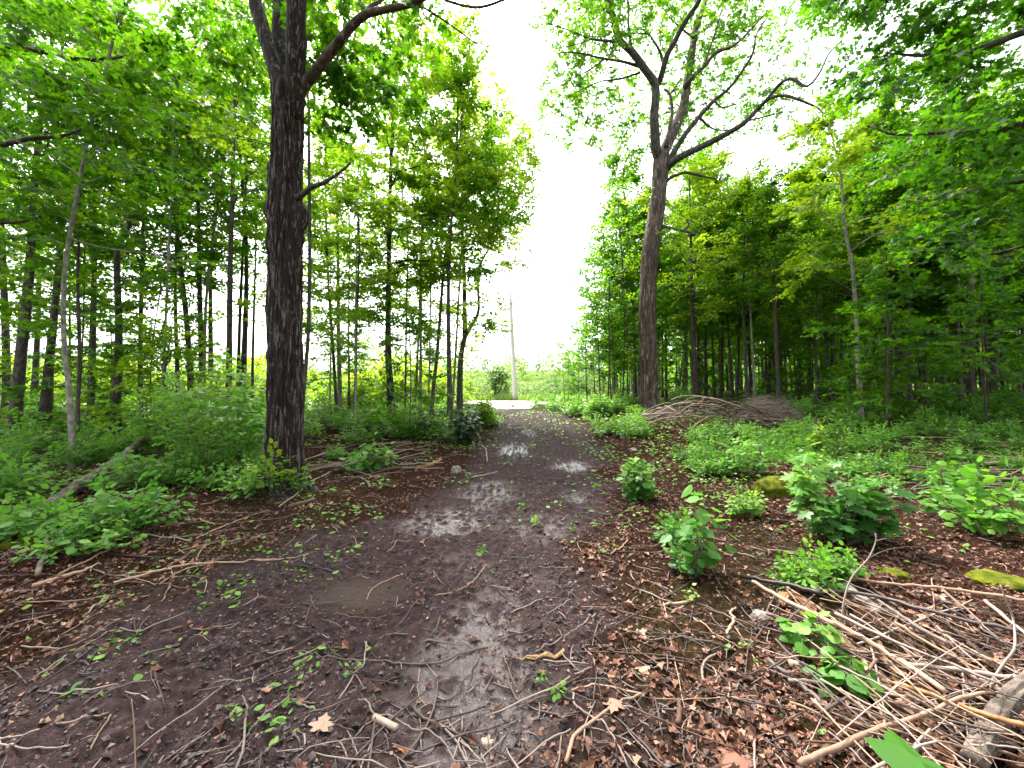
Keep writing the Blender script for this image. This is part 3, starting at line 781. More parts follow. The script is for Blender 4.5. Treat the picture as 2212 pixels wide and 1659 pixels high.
# ------------------------------------------------------------------ named trees, picture points from the base up
# label, points, width px, total height, crown base fraction, crown radius, branches, leaves, leaf size, bark, leaf, distance (None = from its foot)
TREES = [
 ('straight dark trunk at the far left edge of the woods', [(15, 873), (12, 720), (6, 553), (2, 350)], 16, 15, .35, 3.0, 22, 9000, .15, 'bark_slim', 'leaf', 15),
 ('stout leaning dark trunk at the left, second from the edge', [(32, 913), (48, 740), (64, 586), (74, 400), (92, 233), (112, 150)], 23, 14, .40, 3.2, 22, 10000, .14, 'bark_slim', 'leaf', 11.5),
 ('dark trunk standing close behind the pale leaning sapling', [(100, 850), (113, 720), (129, 553), (143, 366), (150, 230)], 18, 14, .4, 2.8, 20, 9000, .14, 'bark_slim', 'leaf', 13),
 ('pale grey bending tree with smooth bark at the left', [(158, 1033), (151, 860), (138, 736), (140, 586), (163, 440), (197, 267), (233, 133), (256, 30)], 11, 8.6, .45, 2.2, 18, 6000, .12, 'bark_pale', 'leaf', 7.0),
 ('thin brown sapling beside the pale bending tree', [(167, 985), (168, 880), (172, 760), (168, 600)], 8, 6, .35, 1.5, 14, 2600, .12, 'bark_slim', 'leaf', 8.2),
 ('forked brown trunk with a kink standing in leafy undergrowth', [(250, 905), (257, 720), (252, 553), (262, 515), (277, 490), (274, 367), (276, 233), (278, 178)], 18, 11, .5, 2.6, 18, 7500, .13, 'bark_slim', 'leaf', 11),
 ('dark slim trunk right of the kinked forked trunk', [(303, 850), (304, 700), (308, 553), (312, 350)], 11, 12, .35, 2.2, 18, 6500, .14, 'bark_slim', 'leaf', 14),
 ('very thin pale stem between dark trunks', [(353, 830), (358, 690), (364, 553), (373, 350), (374, 200)], 6.5, 9, .5, 1.4, 12, 2000, .12, 'bark_pale', 'leaf', 11),
 ('dark trunk bowed to the left above its foot', [(413, 833), (402, 680), (388, 553), (378, 430), (372, 300)], 14, 12, .4, 2.3, 18, 7000, .14, 'bark_slim', 'leaf', 13),
 ('grey straight trunk joined low by a leaning stem', [(437, 815), (433, 690), (430, 553), (428, 300)], 14, 13, .42, 2.4, 18, 7000, .14, 'bark_slim', 'leaf_bright', 13.5),
 ('pale leaning stem crossing the grey straight trunk', [(442, 740), (446, 640), (455, 553), (474, 420), (493, 277), (503, 200)], 8, 10, .5, 1.6, 12, 2600, .12, 'bark_pale', 'leaf', 13.3),
 ('straight dark trunk with a high fork left of the old maple', [(493, 886), (495, 786), (498, 553), (506, 300), (510, 200)], 15, 13, .4, 2.6, 20, 8500, .14, 'bark_slim', 'leaf', 11.5),
 ('slim dark trunk right beside the high forked one', [(515, 810), (518, 690), (524, 553), (534, 330)], 9, 12, .35, 2.0, 16, 5200, .14, 'bark_slim', 'leaf_bright', 15),
 ('thin dark trunk half hidden left of the old maple', [(545, 830), (548, 690), (552, 553), (556, 330)], 7, 11, .35, 2.0, 16, 5200, .14, 'bark_slim', 'leaf_bright', 15.5),
 ('long slim grey trunk standing just right of the old maple', [(648, 936), (658, 820), (666, 720), (669, 553), (668, 400), (666, 227)], 10, 10, .55, 1.9, 14, 4500, .12, 'bark_slim', 'leaf_bright', 8.5),
 ('slender dark trunk bending behind the old maple', [(727, 883), (717, 720), (709, 610), (704, 450)], 8, 10, .35, 1.8, 16, 4500, .13, 'bark_slim', 'leaf_bright', 14),
 ('greenish grey trunk with leaves growing on its side', [(735, 880), (731, 720), (730, 553), (726, 350)], 11, 11, .15, 2.0, 22, 7000, .13, 'bark_pale', 'leaf_bright', 14.5),
 ('thin straight stem left of the black mid trunk', [(755, 886), (753, 720), (755, 500)], 5, 9, .3, 1.5, 14, 3000, .13, 'bark_slim', 'leaf_bright', 15),
 ('slim stem with bare lower half left of the black trunk', [(766, 920), (770, 720), (776, 520)], 6.5, 9, .3, 1.8, 16, 4200, .13, 'bark_slim', 'leaf_bright', 12.5),
 ('black wet trunk with a scarred side in the middle of the left wood', [(846, 916), (843, 836), (838, 753), (840, 553), (843, 390), (848, 260)], 17, 13, .35, 2.8, 26, 13000, .13, 'bark_big', 'leaf_bright', 12.5),
 ('thin dark stem just right of the black trunk', [(875, 893), (878, 680), (881, 500)], 5, 8.5, .25, 1.5, 14, 3200, .13, 'bark_slim', 'leaf_bright', 13.5),
 ('slim straight grey tree rising above the bright leaves', [(908, 882), (909, 720), (910, 553), (915, 400), (920, 213), (922, 130)], 7.5, 14, .25, 2.2, 26, 12500, .13, 'bark_pale', 'leaf_bright', 14),
 ('tall leaning grey trunk near the pathside bush', [(930, 912), (937, 830), (944, 770), (953, 650), (961, 553), (975, 476), (984, 400)], 9, 13, .3, 2.2, 22, 10500, .13, 'bark_slim', 'leaf_bright', 13),
 ('thin pale stem next to the tall leaning trunk', [(925, 908), (928, 780), (931, 600)], 4.5, 8, .35, 1.2, 10, 1700, .13, 'bark_pale', 'leaf_bright', 13.4),
 ('thin pale trunk rising behind the dark pathside bush', [(974, 905), (983, 786), (990, 660), (996, 553), (1000, 420)], 6, 10.5, .42, 1.9, 18, 6500, .13, 'bark_pale', 'leaf_bright', 14.5),
 ('slim dark trunk deep behind the forked maple', [(1501, 838), (1496, 686), (1493, 553), (1488, 350)], 14, 11.5, .35, 2.8, 22, 8000, .17, 'bark_slim', 'leaf_bright', 18.5),
 ('dark straight trunk right of the forked maple', [(1524, 790), (1524, 603), (1521, 400)], 9, 13, .35, 2.6, 20, 7000, .18, 'bark_slim', 'leaf', 22),
 ('dark trunk seen just left of the forked maple', [(1373, 836), (1369, 686), (1361, 553), (1350, 430)], 8.5, 12.5, .2, 2.4, 26, 9500, .18, 'bark_slim', 'leaf', 21),
 ('pale leaning stem in the dark right wood', [(1629, 832), (1621, 666), (1612, 500)], 5.5, 10, .4, 1.7, 14, 3600, .16, 'bark_pale', 'leaf_bright', 17),
 ('pale based curving trunk at the edge of the dark right wood', [(1859, 862), (1852, 770), (1849, 670), (1838, 553), (1826, 500), (1816, 367), (1802, 317)], 10, 9.5, .45, 2.4, 18, 6500, .13, 'bark_pale', 'leaf_bright', 12),
 ('thick dark trunk deep in the right wood', [(1957, 800), (1956, 720), (1955, 553), (1945, 350)], 15, 14, .4, 2.8, 20, 8000, .16, 'bark_slim', 'leaf', 17),
 ('dark upright trunk left of the thick deep trunk', [(1938, 800), (1936, 696), (1929, 553), (1918, 380)], 9, 13, .4, 2.3, 18, 6500, .16, 'bark_slim', 'leaf', 19),
 ('slim dark trunk with forked top at the right', [(1999, 790), (1999, 636), (1992, 553), (1985, 420)], 8, 12, .35, 2.2, 18, 6000, .16, 'bark_slim', 'leaf', 18),
 ('dark trunk near the right edge of the woods', [(2096, 872), (2098, 720), (2100, 553), (2103, 380)], 13, 12, .4, 2.5, 18, 7500, .14, 'bark_slim', 'leaf', 13),
 ('twin dark trunk at the right edge under heavy leaves', [(2150, 830), (2156, 690), (2166, 570), (2170, 420)], 9, 12, .35, 2.3, 18, 7000, .15, 'bark_slim', 'leaf', 15),
]
for (lab, pts, wpx, tot, cb, cr, nb, nl, ls, bark, lf, Yd) in TREES:
    tr, Yt = px_trunk(pts, Yd, tot)
    tm, cm = MB(), MB()
    tpl = T_MAPLE_LO if Yt < 14.6 else T_DIA
    grow(tm, cm, tr, wpx*.5/FPX*Yt, cb + (.02 if pts[0][0] < 700 else 0), cr, nb, int(nl*(.62 if pts[0][0] < 1000 else 1.0)), tpl, ls, 10, .42 if lf == 'leaf' else (.85 if 880 < pts[0][0] < 1000 else .55), twigs=Yt < 9, r1=.02)  # trees near the opening get a lighter tone, sunlight put into leaf colour
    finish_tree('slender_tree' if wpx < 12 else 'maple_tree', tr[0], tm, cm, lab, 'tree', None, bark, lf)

# forked tree at the bright end of the left wood
tr, Yt = px_trunk([(993, 862), (994, 800), (997, 760), (1006, 720)], 16.5, None)
base = tr[0]
frk = thing('forked_tree', base, 'forked tree with a curving right stem by the bright road opening', 'tree')
m_ = MB(); tubes(m_, smooth_line(tr, 14), np.linspace(.145, .10, 14), 10)
m_.build('trunk', [M['bark_limb']], frk, base)
limb_obj('stem', frk, base, 'bark_grey', [([(1004, 724), (1004, 690), (1003, 603), (1000, 540), (998, 440), (1004, 330)], Yt, Yt+.5, 11, 3, 0, 9, 26)])
st2 = limb_obj('stem', frk, base, 'bark_grey', [([(1007, 722), (1018, 705), (1027, 690), (1034, 668), (1033, 620), (1034, 586), (1043, 560), (1062, 530), (1085, 505)], Yt, Yt-.3, 8, 3, 0, 9, 26)])
cm, tm = MB(), MB()
for (x, y, rx, ry, n) in [(1010, 735, 22, 22, 10), (1000, 765, 18, 18, 8), (1065, 660, 24, 22, 6), (1070, 700, 18, 20, 5), (1040, 520, 35, 25, 16), (1080, 500, 40, 28, 22), (1110, 450, 40, 30, 22), (1060, 440, 45, 35, 30), (1000, 480, 40, 40, 24),
                          (1090, 390, 50, 35, 34), (1030, 360, 50, 40, 36), (1120, 350, 40, 30, 22), (1090, 300, 40, 35, 26), (1040, 290, 40, 40, 28), (1110, 290, 25, 30, 12), (1075, 235, 22, 35, 13), (1020, 220, 30, 40, 18), (980, 300, 40, 40, 26), (960, 400, 40, 40, 24), (1000, 180, 22, 25, 10), (1068, 180, 12, 16, 4)]:
    s, s2 = rx/FPX*Yt, ry/FPX*Yt
    c = P(x, y, Yt + rng.normal(0, .7))
    clump(cm, T_DIA, c, (s, max(s, .8), s2), int(n*3.2), 10, .15, tone=.7, L=(.3, .6), twig=(cm, .004, 1), droop=.3)  # raised tone: sunlit look of this crown put into the leaf colour
for q in [[(1000, 540), (1030, 470), (1060, 440), (1090, 395), (1118, 350)], [(1000, 520), (985, 430), (965, 390)], [(999, 440), (1030, 360), (1045, 290), (1072, 232)], [(1062, 530), (1090, 470), (1112, 448)], [(1002, 380), (985, 300), (1000, 185)], [(1034, 640), (1050, 650), (1068, 665)]]:
    limb_px(cm, q, Yt, Yt+rng.normal(0, .4), 4, 1.2, 1, 5)
cm.build('crown', [M['leaf_bright'], M['bark_limb']], frk, base, smooth=False)

# leaning dead pole in the right wood
m_ = MB(); q0 = P(1732, 576, 15.5); q1 = P(1919, 703, 14.0); q2 = P(2010, 830, 13.2); q2[2] = gz(q2[0], q2[1])
tubes(m_, smooth_line([q2, q1, P(1846, 633, 14.7), q0], 18), np.linspace(.075, .035, 18), 7)
o = m_.build('dead_tree', [M['bark_limb']], None, q2); tag(o, 'thin dead tree leaning diagonally across the dark right wood', 'dead tree')

# big-leaved tree whose trunk stands outside the frame on the right, its boughs overhanging
def bough_tree(label, base, h, r0, boughs, clumps, ls, tone, leafm='leaf'):
    base = np.array([base[0], base[1], gz(*base[:2])])
    t = thing('maple_tree', base, label, 'tree')
    tm, cm = MB(), MB()
    tr = smooth_line([base, base + [.1, .1, h*.5], base + [-.2, .2, h]], 16)
    tubes(tm, tr, np.linspace(r0, r0*.3, 16), 10)
    for q, Y0, Y1, w0 in boughs:
        pts = np.array([P(x, y, Y0 + (Y1-Y0)*i/(len(q)-1)) for i, (x, y) in enumerate(q)])
        z = pts[0, 2] - .5; a = np.array([base[0], base[1], z])
        s = smooth_line(np.vstack([a, pts]), 18)
        tubes(tm, s, np.linspace(w0, w0*.2, 18), 6)
    tm.build('trunk', [M['bark_slim']], t, base)
    tw = MB()
    for (x, y, rx, ry, n, Yc) in clumps:
        Yc = Yc + rng.normal(0, .4)
        s, s2 = rx/FPX*Yc, ry/FPX*Yc
        clump(cm, T_MAPLE_LO, P(x, y, Yc), (s, max(s*.9, .5), s2*.8), n, 9, ls, tone=tone, L=(.25, .55), twig=(cm, .003, 1), droop=.3, flat=.45)
    cm.build('crown', [M[leafm], M['bark_slim']], t, base, smooth=False)
    return t
cl = []
for i in range(80):
    x = rng.uniform(1780, 2330); y = rng.uniform(-90, 560)
    edge = 1790 + max(0, (y-60))*.25 if y < 330 else 1850 + (y-330)*.9
    if x < edge + rng.uniform(-20, 60): continue
    if vnoise(np.array([x*.011]), np.array([y*.016]))[0] < .30: continue
    cl.append((x, y, 60, 36, 40, rng.uniform(6.3, 9.5)))
bough_tree('leafy maple whose dark boughs overhang the upper right corner', (9.6, 6.6), 13, .22,
           [([(2260, 265), (2130, 282), (2050, 285), (1930, 290), (1880, 270)], 6.8, 7.6, .07), ([(2250, 60), (2100, 110), (2000, 120), (1915, 115)], 6.8, 8, .08),
            ([(2260, 390), (2150, 400), (2050, 430), (1960, 470)], 7, 8, .06), ([(2260, 520), (2180, 540), (2080, 560)], 7, 8, .05)], cl, .12, .08)  # low leaf tone puts the shade of dense layering into the colour
cl = []
for i in range(52):
    x = rng.uniform(-140, 430); y = rng.uniform(-90, 560)
    if vnoise(np.array([x*.010+4]), np.array([y*.015]))[0] < .36: continue
    if x > 260 and y > 300: continue
    cl.append((x, y, 54, 32, 21, rng.uniform(6.3, 9.0)))
bough_tree('leafy maple overhanging the upper left corner', (-10.2, 6.4), 13, .2,
           [([(-60, 330), (60, 300), (150, 290), (260, 230)], 6.8, 7.4, .06), ([(-60, 90), (80, 110), (200, 130), (330, 110)], 6.8, 8, .07), ([(-60, 480), (40, 480), (140, 450)], 7, 7.6, .05)], cl, .115, .4)

# ------------------------------------------------------------------ stand trees: a few kinds, copied
def variant(h, r0, base, cr, nb, nl, ls, tone, tpl=T_DIA):
    tm, cm = MB(), MB()
    wob = rng.normal(0, .03*h, (3, 2)); wob[0] = 0
    tr = np.array([[0, 0, -.1], [wob[1, 0]*.5, wob[1, 1]*.5, h*.5], [wob[2, 0], wob[2, 1], h]])
    grow(tm, cm, tr, r0, base, cr, nb, nl, tpl, ls, 10, tone, r1=.015)
    return tm, cm
def proto(name, v, bark, leaf, label, cat, group):
    tm, cm = v
    t = thing(name, (0, 0, 0), label, cat, group)
    tm.build('trunk', [M[bark]], t); cm.build('crown', [M[leaf]], t, smooth=False)
    return t
used = set()
def place(p, x, y, rz, sc, label=None):
    loc = (x, y, gz(x, y) - .03)
    if p.name not in used:
        used.add(p.name); p.location = loc; p.rotation_euler = (0, 0, rz); p.scale = (sc,)*3
        if label: p['label'] = label
        return p
    return copy_tree(p, loc, rz, sc, label)

GR = 'slender trees of the dense right wood'
RT = [proto('slender_tree', variant(h, r, b, cr, nb, nl, ls, tn), bk, lf, 'slender dark trunk among many in the dense right wood behind the brush pile', 'tree', GR)
      for h, r, b, cr, nb, nl, ls, tn, bk, lf in [
        (14, .10, .40, 2.1, 26, 7000, .19, .35, 'bark_slim', 'leaf'), (15.5, .13, .45, 2.4, 26, 7500, .20, .3, 'bark_slim', 'leaf'), (12, .08, .34, 1.9, 24, 6000, .18, .5, 'bark_slim', 'leaf'),
        (16, .15, .48, 2.6, 26, 7500, .20, .25, 'bark_slim', 'leaf'), (13, .10, .38, 2.0, 24, 6500, .18, .55, 'bark_slim', 'leaf_bright'), (10, .07, .28, 1.7, 22, 4600, .17, .5, 'bark_slim', 'leaf'),
        (14.5, .11, .42, 2.2, 24, 6500, .19, .45, 'bark_limb', 'leaf')]]
RH = [14, 15.5, 12, 16, 13, 10, 14.5]
taken = []
def far_enough(x, y, d):
    for a, b_ in taken:
        if (a-x)**2 + (b_-y)**2 < d*d: return False
    taken.append((x, y)); return True
cnt = 0
for k in range(6000):
    if cnt >= 225: break
    y = 15 + 40*rng.random()**1.3
    px = rng.uniform(1300, 2700)
    x = (px-1106)/FPX*y
    if x > 60: continue
    if px < 1600 and y < YR + 5: continue
    if px < 1340 and y < 24: continue
    if y > 30 and x < 9: continue
    if not far_enough(x, y, .95 if y < 30 else 1.3): continue
    kk = cnt if cnt < 7 else int(rng.integers(7))
    sc = rng.uniform(.82, 1.1)
    if px < 1500: sc *= .62 + .38*(px-1300)/200
    elif y < 22: sc *= .85
    if px < 1880: sc = min(sc, (y*rng.uniform(.40, .57) + .8)/RH[kk])
    place(RT[kk], x, y, rng.random()*6.28, sc); cnt += 1

NS = [proto('maple_tree', variant(h, .16, .3, 3.4, 30, 9000, .2, .3), 'bark_slim', 'leaf', 'unseen leafy tree behind the camera, added to shade the view', 'tree', 'unseen shade trees behind the camera') for h in (15, 17)]
for i, (x, y) in enumerate([(-6, -6), (-1.2, -8), (4.5, -7), (-9.5, -2.5), (10.5, -2.5), (8, -9)]):  # unseen trees added behind the camera, to darken the sides facing it
    place(NS[i % 2], x, y, rng.random()*6.28, rng.uniform(.95, 1.15))

GL = 'slender trees of the thin left wood'
LT = [proto('slender_tree', variant(h, r, b, cr, nb, nl, ls, tn), bk, lf, 'slender trunk among many in the thin left wood', 'tree', GL)
      for h, r, b, cr, nb, nl, ls, tn, bk, lf in [
        (11, .07, .35, 2.2, 22, 5200, .15, .5, 'bark_slim', 'leaf_bright'), (13, .10, .42, 2.5, 22, 6000, .16, .4, 'bark_slim', 'leaf'), (9, .055, .3, 1.9, 20, 4200, .14, .5, 'bark_pale', 'leaf_bright'),
        (14, .12, .45, 2.7, 22, 6500, .16, .35, 'bark_slim', 'leaf')]]
cnt = 0
for k in range(3000):
    if cnt >= 16: break
    y = rng.uniform(11, 18)
    px = rng.uniform(-700, 985)
    x = (px-1106)/FPX*y
    if 560 < px < 700 and y < 13: continue
    if not far_enough(x, y, 1.5): continue
    kk = cnt if cnt < 4 else int(rng.integers(4))
    sc = rng.uniform(.8, 1.1)
    if px > 900: sc *= .75
    place(LT[kk], x, y, rng.random()*6.28, sc); cnt += 1

# saplings with leafy tops at the left end of the right wood (stepping down to the opening)
GS = 'thin saplings beside the road opening'
ST = [proto('sapling', variant(h, .035, .22, cr, 16, nl, .15, .45), 'bark_slim', 'leaf', 'thin sapling with airy leaves right of the bright road opening', 'sapling', GS) for h, cr, nl in [(6.5, 1.0, 1500), (8, 1.2, 2000), (5, .9, 1000)]]
for i, (px, Yd, sc) in enumerate([(1221, 20, .55), (1229, 21, .50), (1269, 19, .95), (1297, 18.5, 1.0), (1313, 20, 1.1), (1321, 17.5, 1.15), (1330, 19, 1.2), (1345, 18, 1.2), (1248, 22, .75), (1285, 22, 1.0), (1357, 21, 1.2)]):
    x = (px-1106)/FPX*Yd
    lab = None
    if i == 0: lab = 'short lone sapling nearest the pole, right of the bright road opening'
    place(ST[i % 3 if i > 2 else i], x, Yd, rng.random()*6.28, sc, lab)

# low leafy boughs of understory trees
GU = 'understory saplings with layered leaves'
UT = [proto('understory_sapling', variant(h, .03, .12, cr, 22, nl, .15, tn, T_MAPLE_LO), 'bark_slim', lf, 'slim understory sapling with layered leaf sprays in the right wood', 'sapling', 'understory saplings in the right wood')
      for h, cr, nl, tn, lf in [(5.5, 1.7, 2600, .35, 'leaf'), (4.2, 1.5, 2200, .45, 'leaf'), (6.5, 1.8, 3000, .3, 'leaf')]]
cnt = 0
for k in range(900):
    if cnt >= 13: break
    y = rng.uniform(10.5, 26); px = rng.uniform(1450, 2500); x = (px-1106)/FPX*y
    if y < 13 and px < 1850: continue
    if px < 1640 and y < YR + 4: continue
    if not far_enough(x, y, 1.3): continue
    place(UT[cnt % 3], x, y, rng.random()*6.28, rng.uniform(.75, 1.15)); cnt += 1
UL = [proto('understory_sapling', variant(h, .025, .12, cr, 20, nl, .13, tn, T_MAPLE_LO), 'bark_slim', lf, 'slim understory sapling with layered leaf sprays in the left wood', 'sapling', 'understory saplings in the left wood')
      for h, cr, nl, tn, lf in [(4.2, 1.5, 2000, .45, 'leaf'), (3.2, 1.3, 1600, .6, 'leaf_bright'), (5.2, 1.6, 2200, .4, 'leaf')]]
cnt = 0
for k in range(900):
    if cnt >= 16: break
    y = rng.uniform(9.5, 15); px = rng.uniform(-500, 900); x = (px-1106)/FPX*y
    if px > 540 and px < 690 and y < 12: continue
    if not far_enough(x, y, 1.2): continue
    place(UL[cnt % 3], x, y, rng.random()*6.28, rng.uniform(.7, 1.1) * (.75 if px > 560 else 1)); cnt += 1

# ------------------------------------------------------------------ beyond the road: far wood, meadow, pole, wire, car
mb = MB()
cs = []
for k in range(520):
    y = rng.uniform(105, 210); x = (rng.uniform(-1500, 3400)-1106)/FPX*y
    cs.append((x, y, rng.uniform(6, 11)*(1.25 if x < -25 else 1.0)))
for (x, y, h) in cs:
    n = 95
    p, u = ball(n, h*.42, h*.42, h*.5, .55)
    c = np.array([x, y, gz(x, y) + h*.5]) + p
    leaves(mb, T_DIA, c, u*np.array([1, 1, .2]) + rng.normal(0, .5, (n, 3)), u + [0, 0, .5] + rng.normal(0, .5, (n, 3)), rng.uniform(.9, 1.7, n), 0, np.clip(rng.random()*.6 + .4*rng.random(n), 0, 1))
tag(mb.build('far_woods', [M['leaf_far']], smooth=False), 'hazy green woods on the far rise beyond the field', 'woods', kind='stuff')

mb = MB()
for k in range(230):
    y = rng.uniform(50, 78); x = rng.uniform(15, 110)
    if x/y < .26: continue
    h = rng.uniform(7, 13)*min(1, .55 + (x/y-.26)*2)
    n = 130
    p, u = ball(n, 2.4, 2.4, h*.5, .35)
    c = np.array([x, y, gz(x, y) + h*.52]) + p
    leaves(mb, T_DIA, c, u*np.array([1, 1, .2]) + rng.normal(0, .5, (n, 3)), np.array([0, 0, 1.]) + rng.normal(0, .5, (n, 3)), rng.uniform(.5, .95, n), 0, np.clip(.25*rng.random() + .4*rng.random(n), 0, 1))
    tubes(mb, np.array([[x, y, gz(x, y)], [x+rng.normal(0, .3), y, gz(x, y)+h*.8]]), np.array([.16, .08]), 5, 1)
tag(mb.build('deep_woods', [M['leaf'], M['bark_slim']], smooth=False), 'dark mass of woods deep behind the right hand trunks', 'woods', kind='stuff')

mb = MB()
n = 26000
y = 41.5 + 45*rng.random(n)**1.6; x = (rng.uniform(-900, 1500, n)-1106)/FPX*y
keep = (x < 6)
x, y = x[keep], y[keep]; n = len(x)
b = np.stack([x, y, ground(x, y)], -1)
hgt = rng.uniform(.35, .9, n)*(.6+.8*vnoise(x*.25, y*.25))
ax = np.stack([rng.normal(0, .25, n), rng.normal(0, .25, n), np.ones(n)], -1)
leaves(mb, (np.array([(0, -.10, 0), (1, 0, 0), (0, .10, 0)]), [np.array([[0, 1, 2]])]), b, ax, rng.normal(size=(n, 3)), hgt, 0, np.clip(.7*vnoise(x*.3, y*.3) + .4*rng.random(n), 0, 1))
tag(mb.build('meadow_grass', [M['meadow']], smooth=False), 'tall pale grass and weeds along the far side of the road', 'grass', kind='stuff')

def pole():
    b = P(1113, 850, 42); b[2] = gz(b[0], 42) - .1
    t = P(1102, 632, 42)
    o = thing('utility_pole', b, 'weathered, bloom-paled wooden utility pole standing by the gravel road', 'utility pole')
    m_ = MB(); tubes(m_, smooth_line([b, t], 20), np.linspace(.26, .17, 20), 12); m_.build('post', [M['pole']], o, b)
    m_ = MB(); tubes(m_, np.array([t + [-.85, 0, -.35], t + [.95, 0, -.50]]), np.array([.035, .035]), 6); m_.build('crossarm', [M['wire']], o, b)
    m_ = MB(); tubes(m_, smooth_line([t, t + [-.05, 0, .55]], 5), np.array([.07, .06, .08, .05, .03]), 8); m_.build('insulator', [M['wire']], o, b)
    c1 = P(1106, 706, 42); c2 = P(1420, 738, 60)
    m_ = MB(); s = smooth_line([c1, (c1+c2)/2 + [0, 0, -.4], c2], 24); tubes(m_, s, np.full(24, .022), 5)
    w_ = m_.build('power_line', [M['wire']], None, c1); tag(w_, 'thin sagging wire running right from the utility pole', 'wire')
pole()

def car():
    c = P(958, 850, 35); c[2] = gz(c[0], 35) + .03
    o = thing('parked_car', c, 'silver car parked on the road beyond the left wood', 'car')
    # side profile, length 4.4 m along local x, then turned
    prof = np.array([(-2.2, .45), (-2.18, .80), (-2.0, .93), (-1.55, .98), (-1.0, 1.40), (-.4, 1.50), (.35, 1.46), (1.0, 1.02), (1.75, .92), (2.15, .72), (2.2, .42), (1.8, .28), (-1.8, .28)])
    ang = R(28); ca, sa = math.cos(ang), math.sin(ang)
    def xf(v):
        v = np.asarray(v, float); return np.stack([v[:, 0]*ca - v[:, 1]*sa, v[:, 0]*sa + v[:, 1]*ca, v[:, 2]], -1)
    m_ = MB(); k = len(prof); rows = []
    for yy, inset in ((-.86, 0.06), (-.80, 0), (.80, 0), (.86, 0.06)):
        wv = np.array([[px*(1-inset*.3), yy*(1 - .16*max(0, pz-.95)/.55), pz] for px, pz in prof]); rows.append(wv)
    V = xf(np.concatenate(rows)); q = []
    for r_ in range(3):
        for j in range(k):
            q.append([r_*k+j, r_*k+(j+1) % k, (r_+1)*k+(j+1) % k, (r_+1)*k+j])
    m_.add(V, [np.array(q), np.array([list(range(k))[::-1]]), np.array([list(range(3*k, 4*k))])]); m_.build('body', [M['car_paint']], o)
    for sgn in (-1, 1):
        m_ = MB()
        for gx_ in ([(-1.32, 1.03), (-.92, 1.36), (-.42, 1.43), (-.42, 1.02)], [(-.34, 1.02), (-.34, 1.43), (.28, 1.40), (.80, 1.03)]):
            v = xf([[a_, sgn*(.875 - .14*max(0, z_-.95)/.55*.86), z_] for a_, z_ in gx_])
            m_.add(v, [np.array([[0, 1, 2, 3]])])
        m_.build('side_window', [M['car_glass']], o)
    for pts in ([(.42, 1.45), (.98, 1.06)], [(-1.06, 1.385), (-1.52, 1.02)]):
        m_ = MB(); (xa, za), (xb, zb) = pts
        s_ = 1 if xa > 0 else -1
        m_.add(xf([[xa + s_*.02, -.66, za+.01], [xa + s_*.02, .66, za+.01], [xb + s_*.02, .74, zb+.012], [xb + s_*.02, -.74, zb+.012]]), [np.array([[0, 1, 2, 3]])])
        m_.build('windscreen', [M['car_glass']], o)
    for wx in (-1.35, 1.38):
        for sgn in (-1, 1):
            m_ = MB(); a_, b_ = xf([[wx, sgn*.66, .32], [wx, sgn*.88, .32]])
            tubes(m_, np.array([a_, a_*.5+b_*.5, b_]), np.array([.31, .33, .31]), 20); wl = m_.build('wheel', [M['tyre']], o)
            m_ = MB(); e = norm(b_-a_); tubes(m_, np.array([b_, b_+e*.012]), np.array([.2, .18]), 16); m_.build('rim', [M['rim']], wl)
    for sgn in (-1, 1):
        m_ = MB(); tubes(m_, xf([[2.1, sgn*.62, .68], [2.2, sgn*.62, .66]]), np.array([.12, .10]), 10); m_.build('headlight', [M['rim']], o)
car()

# ------------------------------------------------------------------ plants
def stem_line(b, top, n=6, bend=.06):
    h = np.linalg.norm(np.asarray(top)-b)
    s = np.linspace(0, 1, n)[:, None]
    return b + (np.asarray(top)-b)*s + rng.normal(0, bend*h, 3)*np.array([1, 1, .3])*(s*(1-s))*3

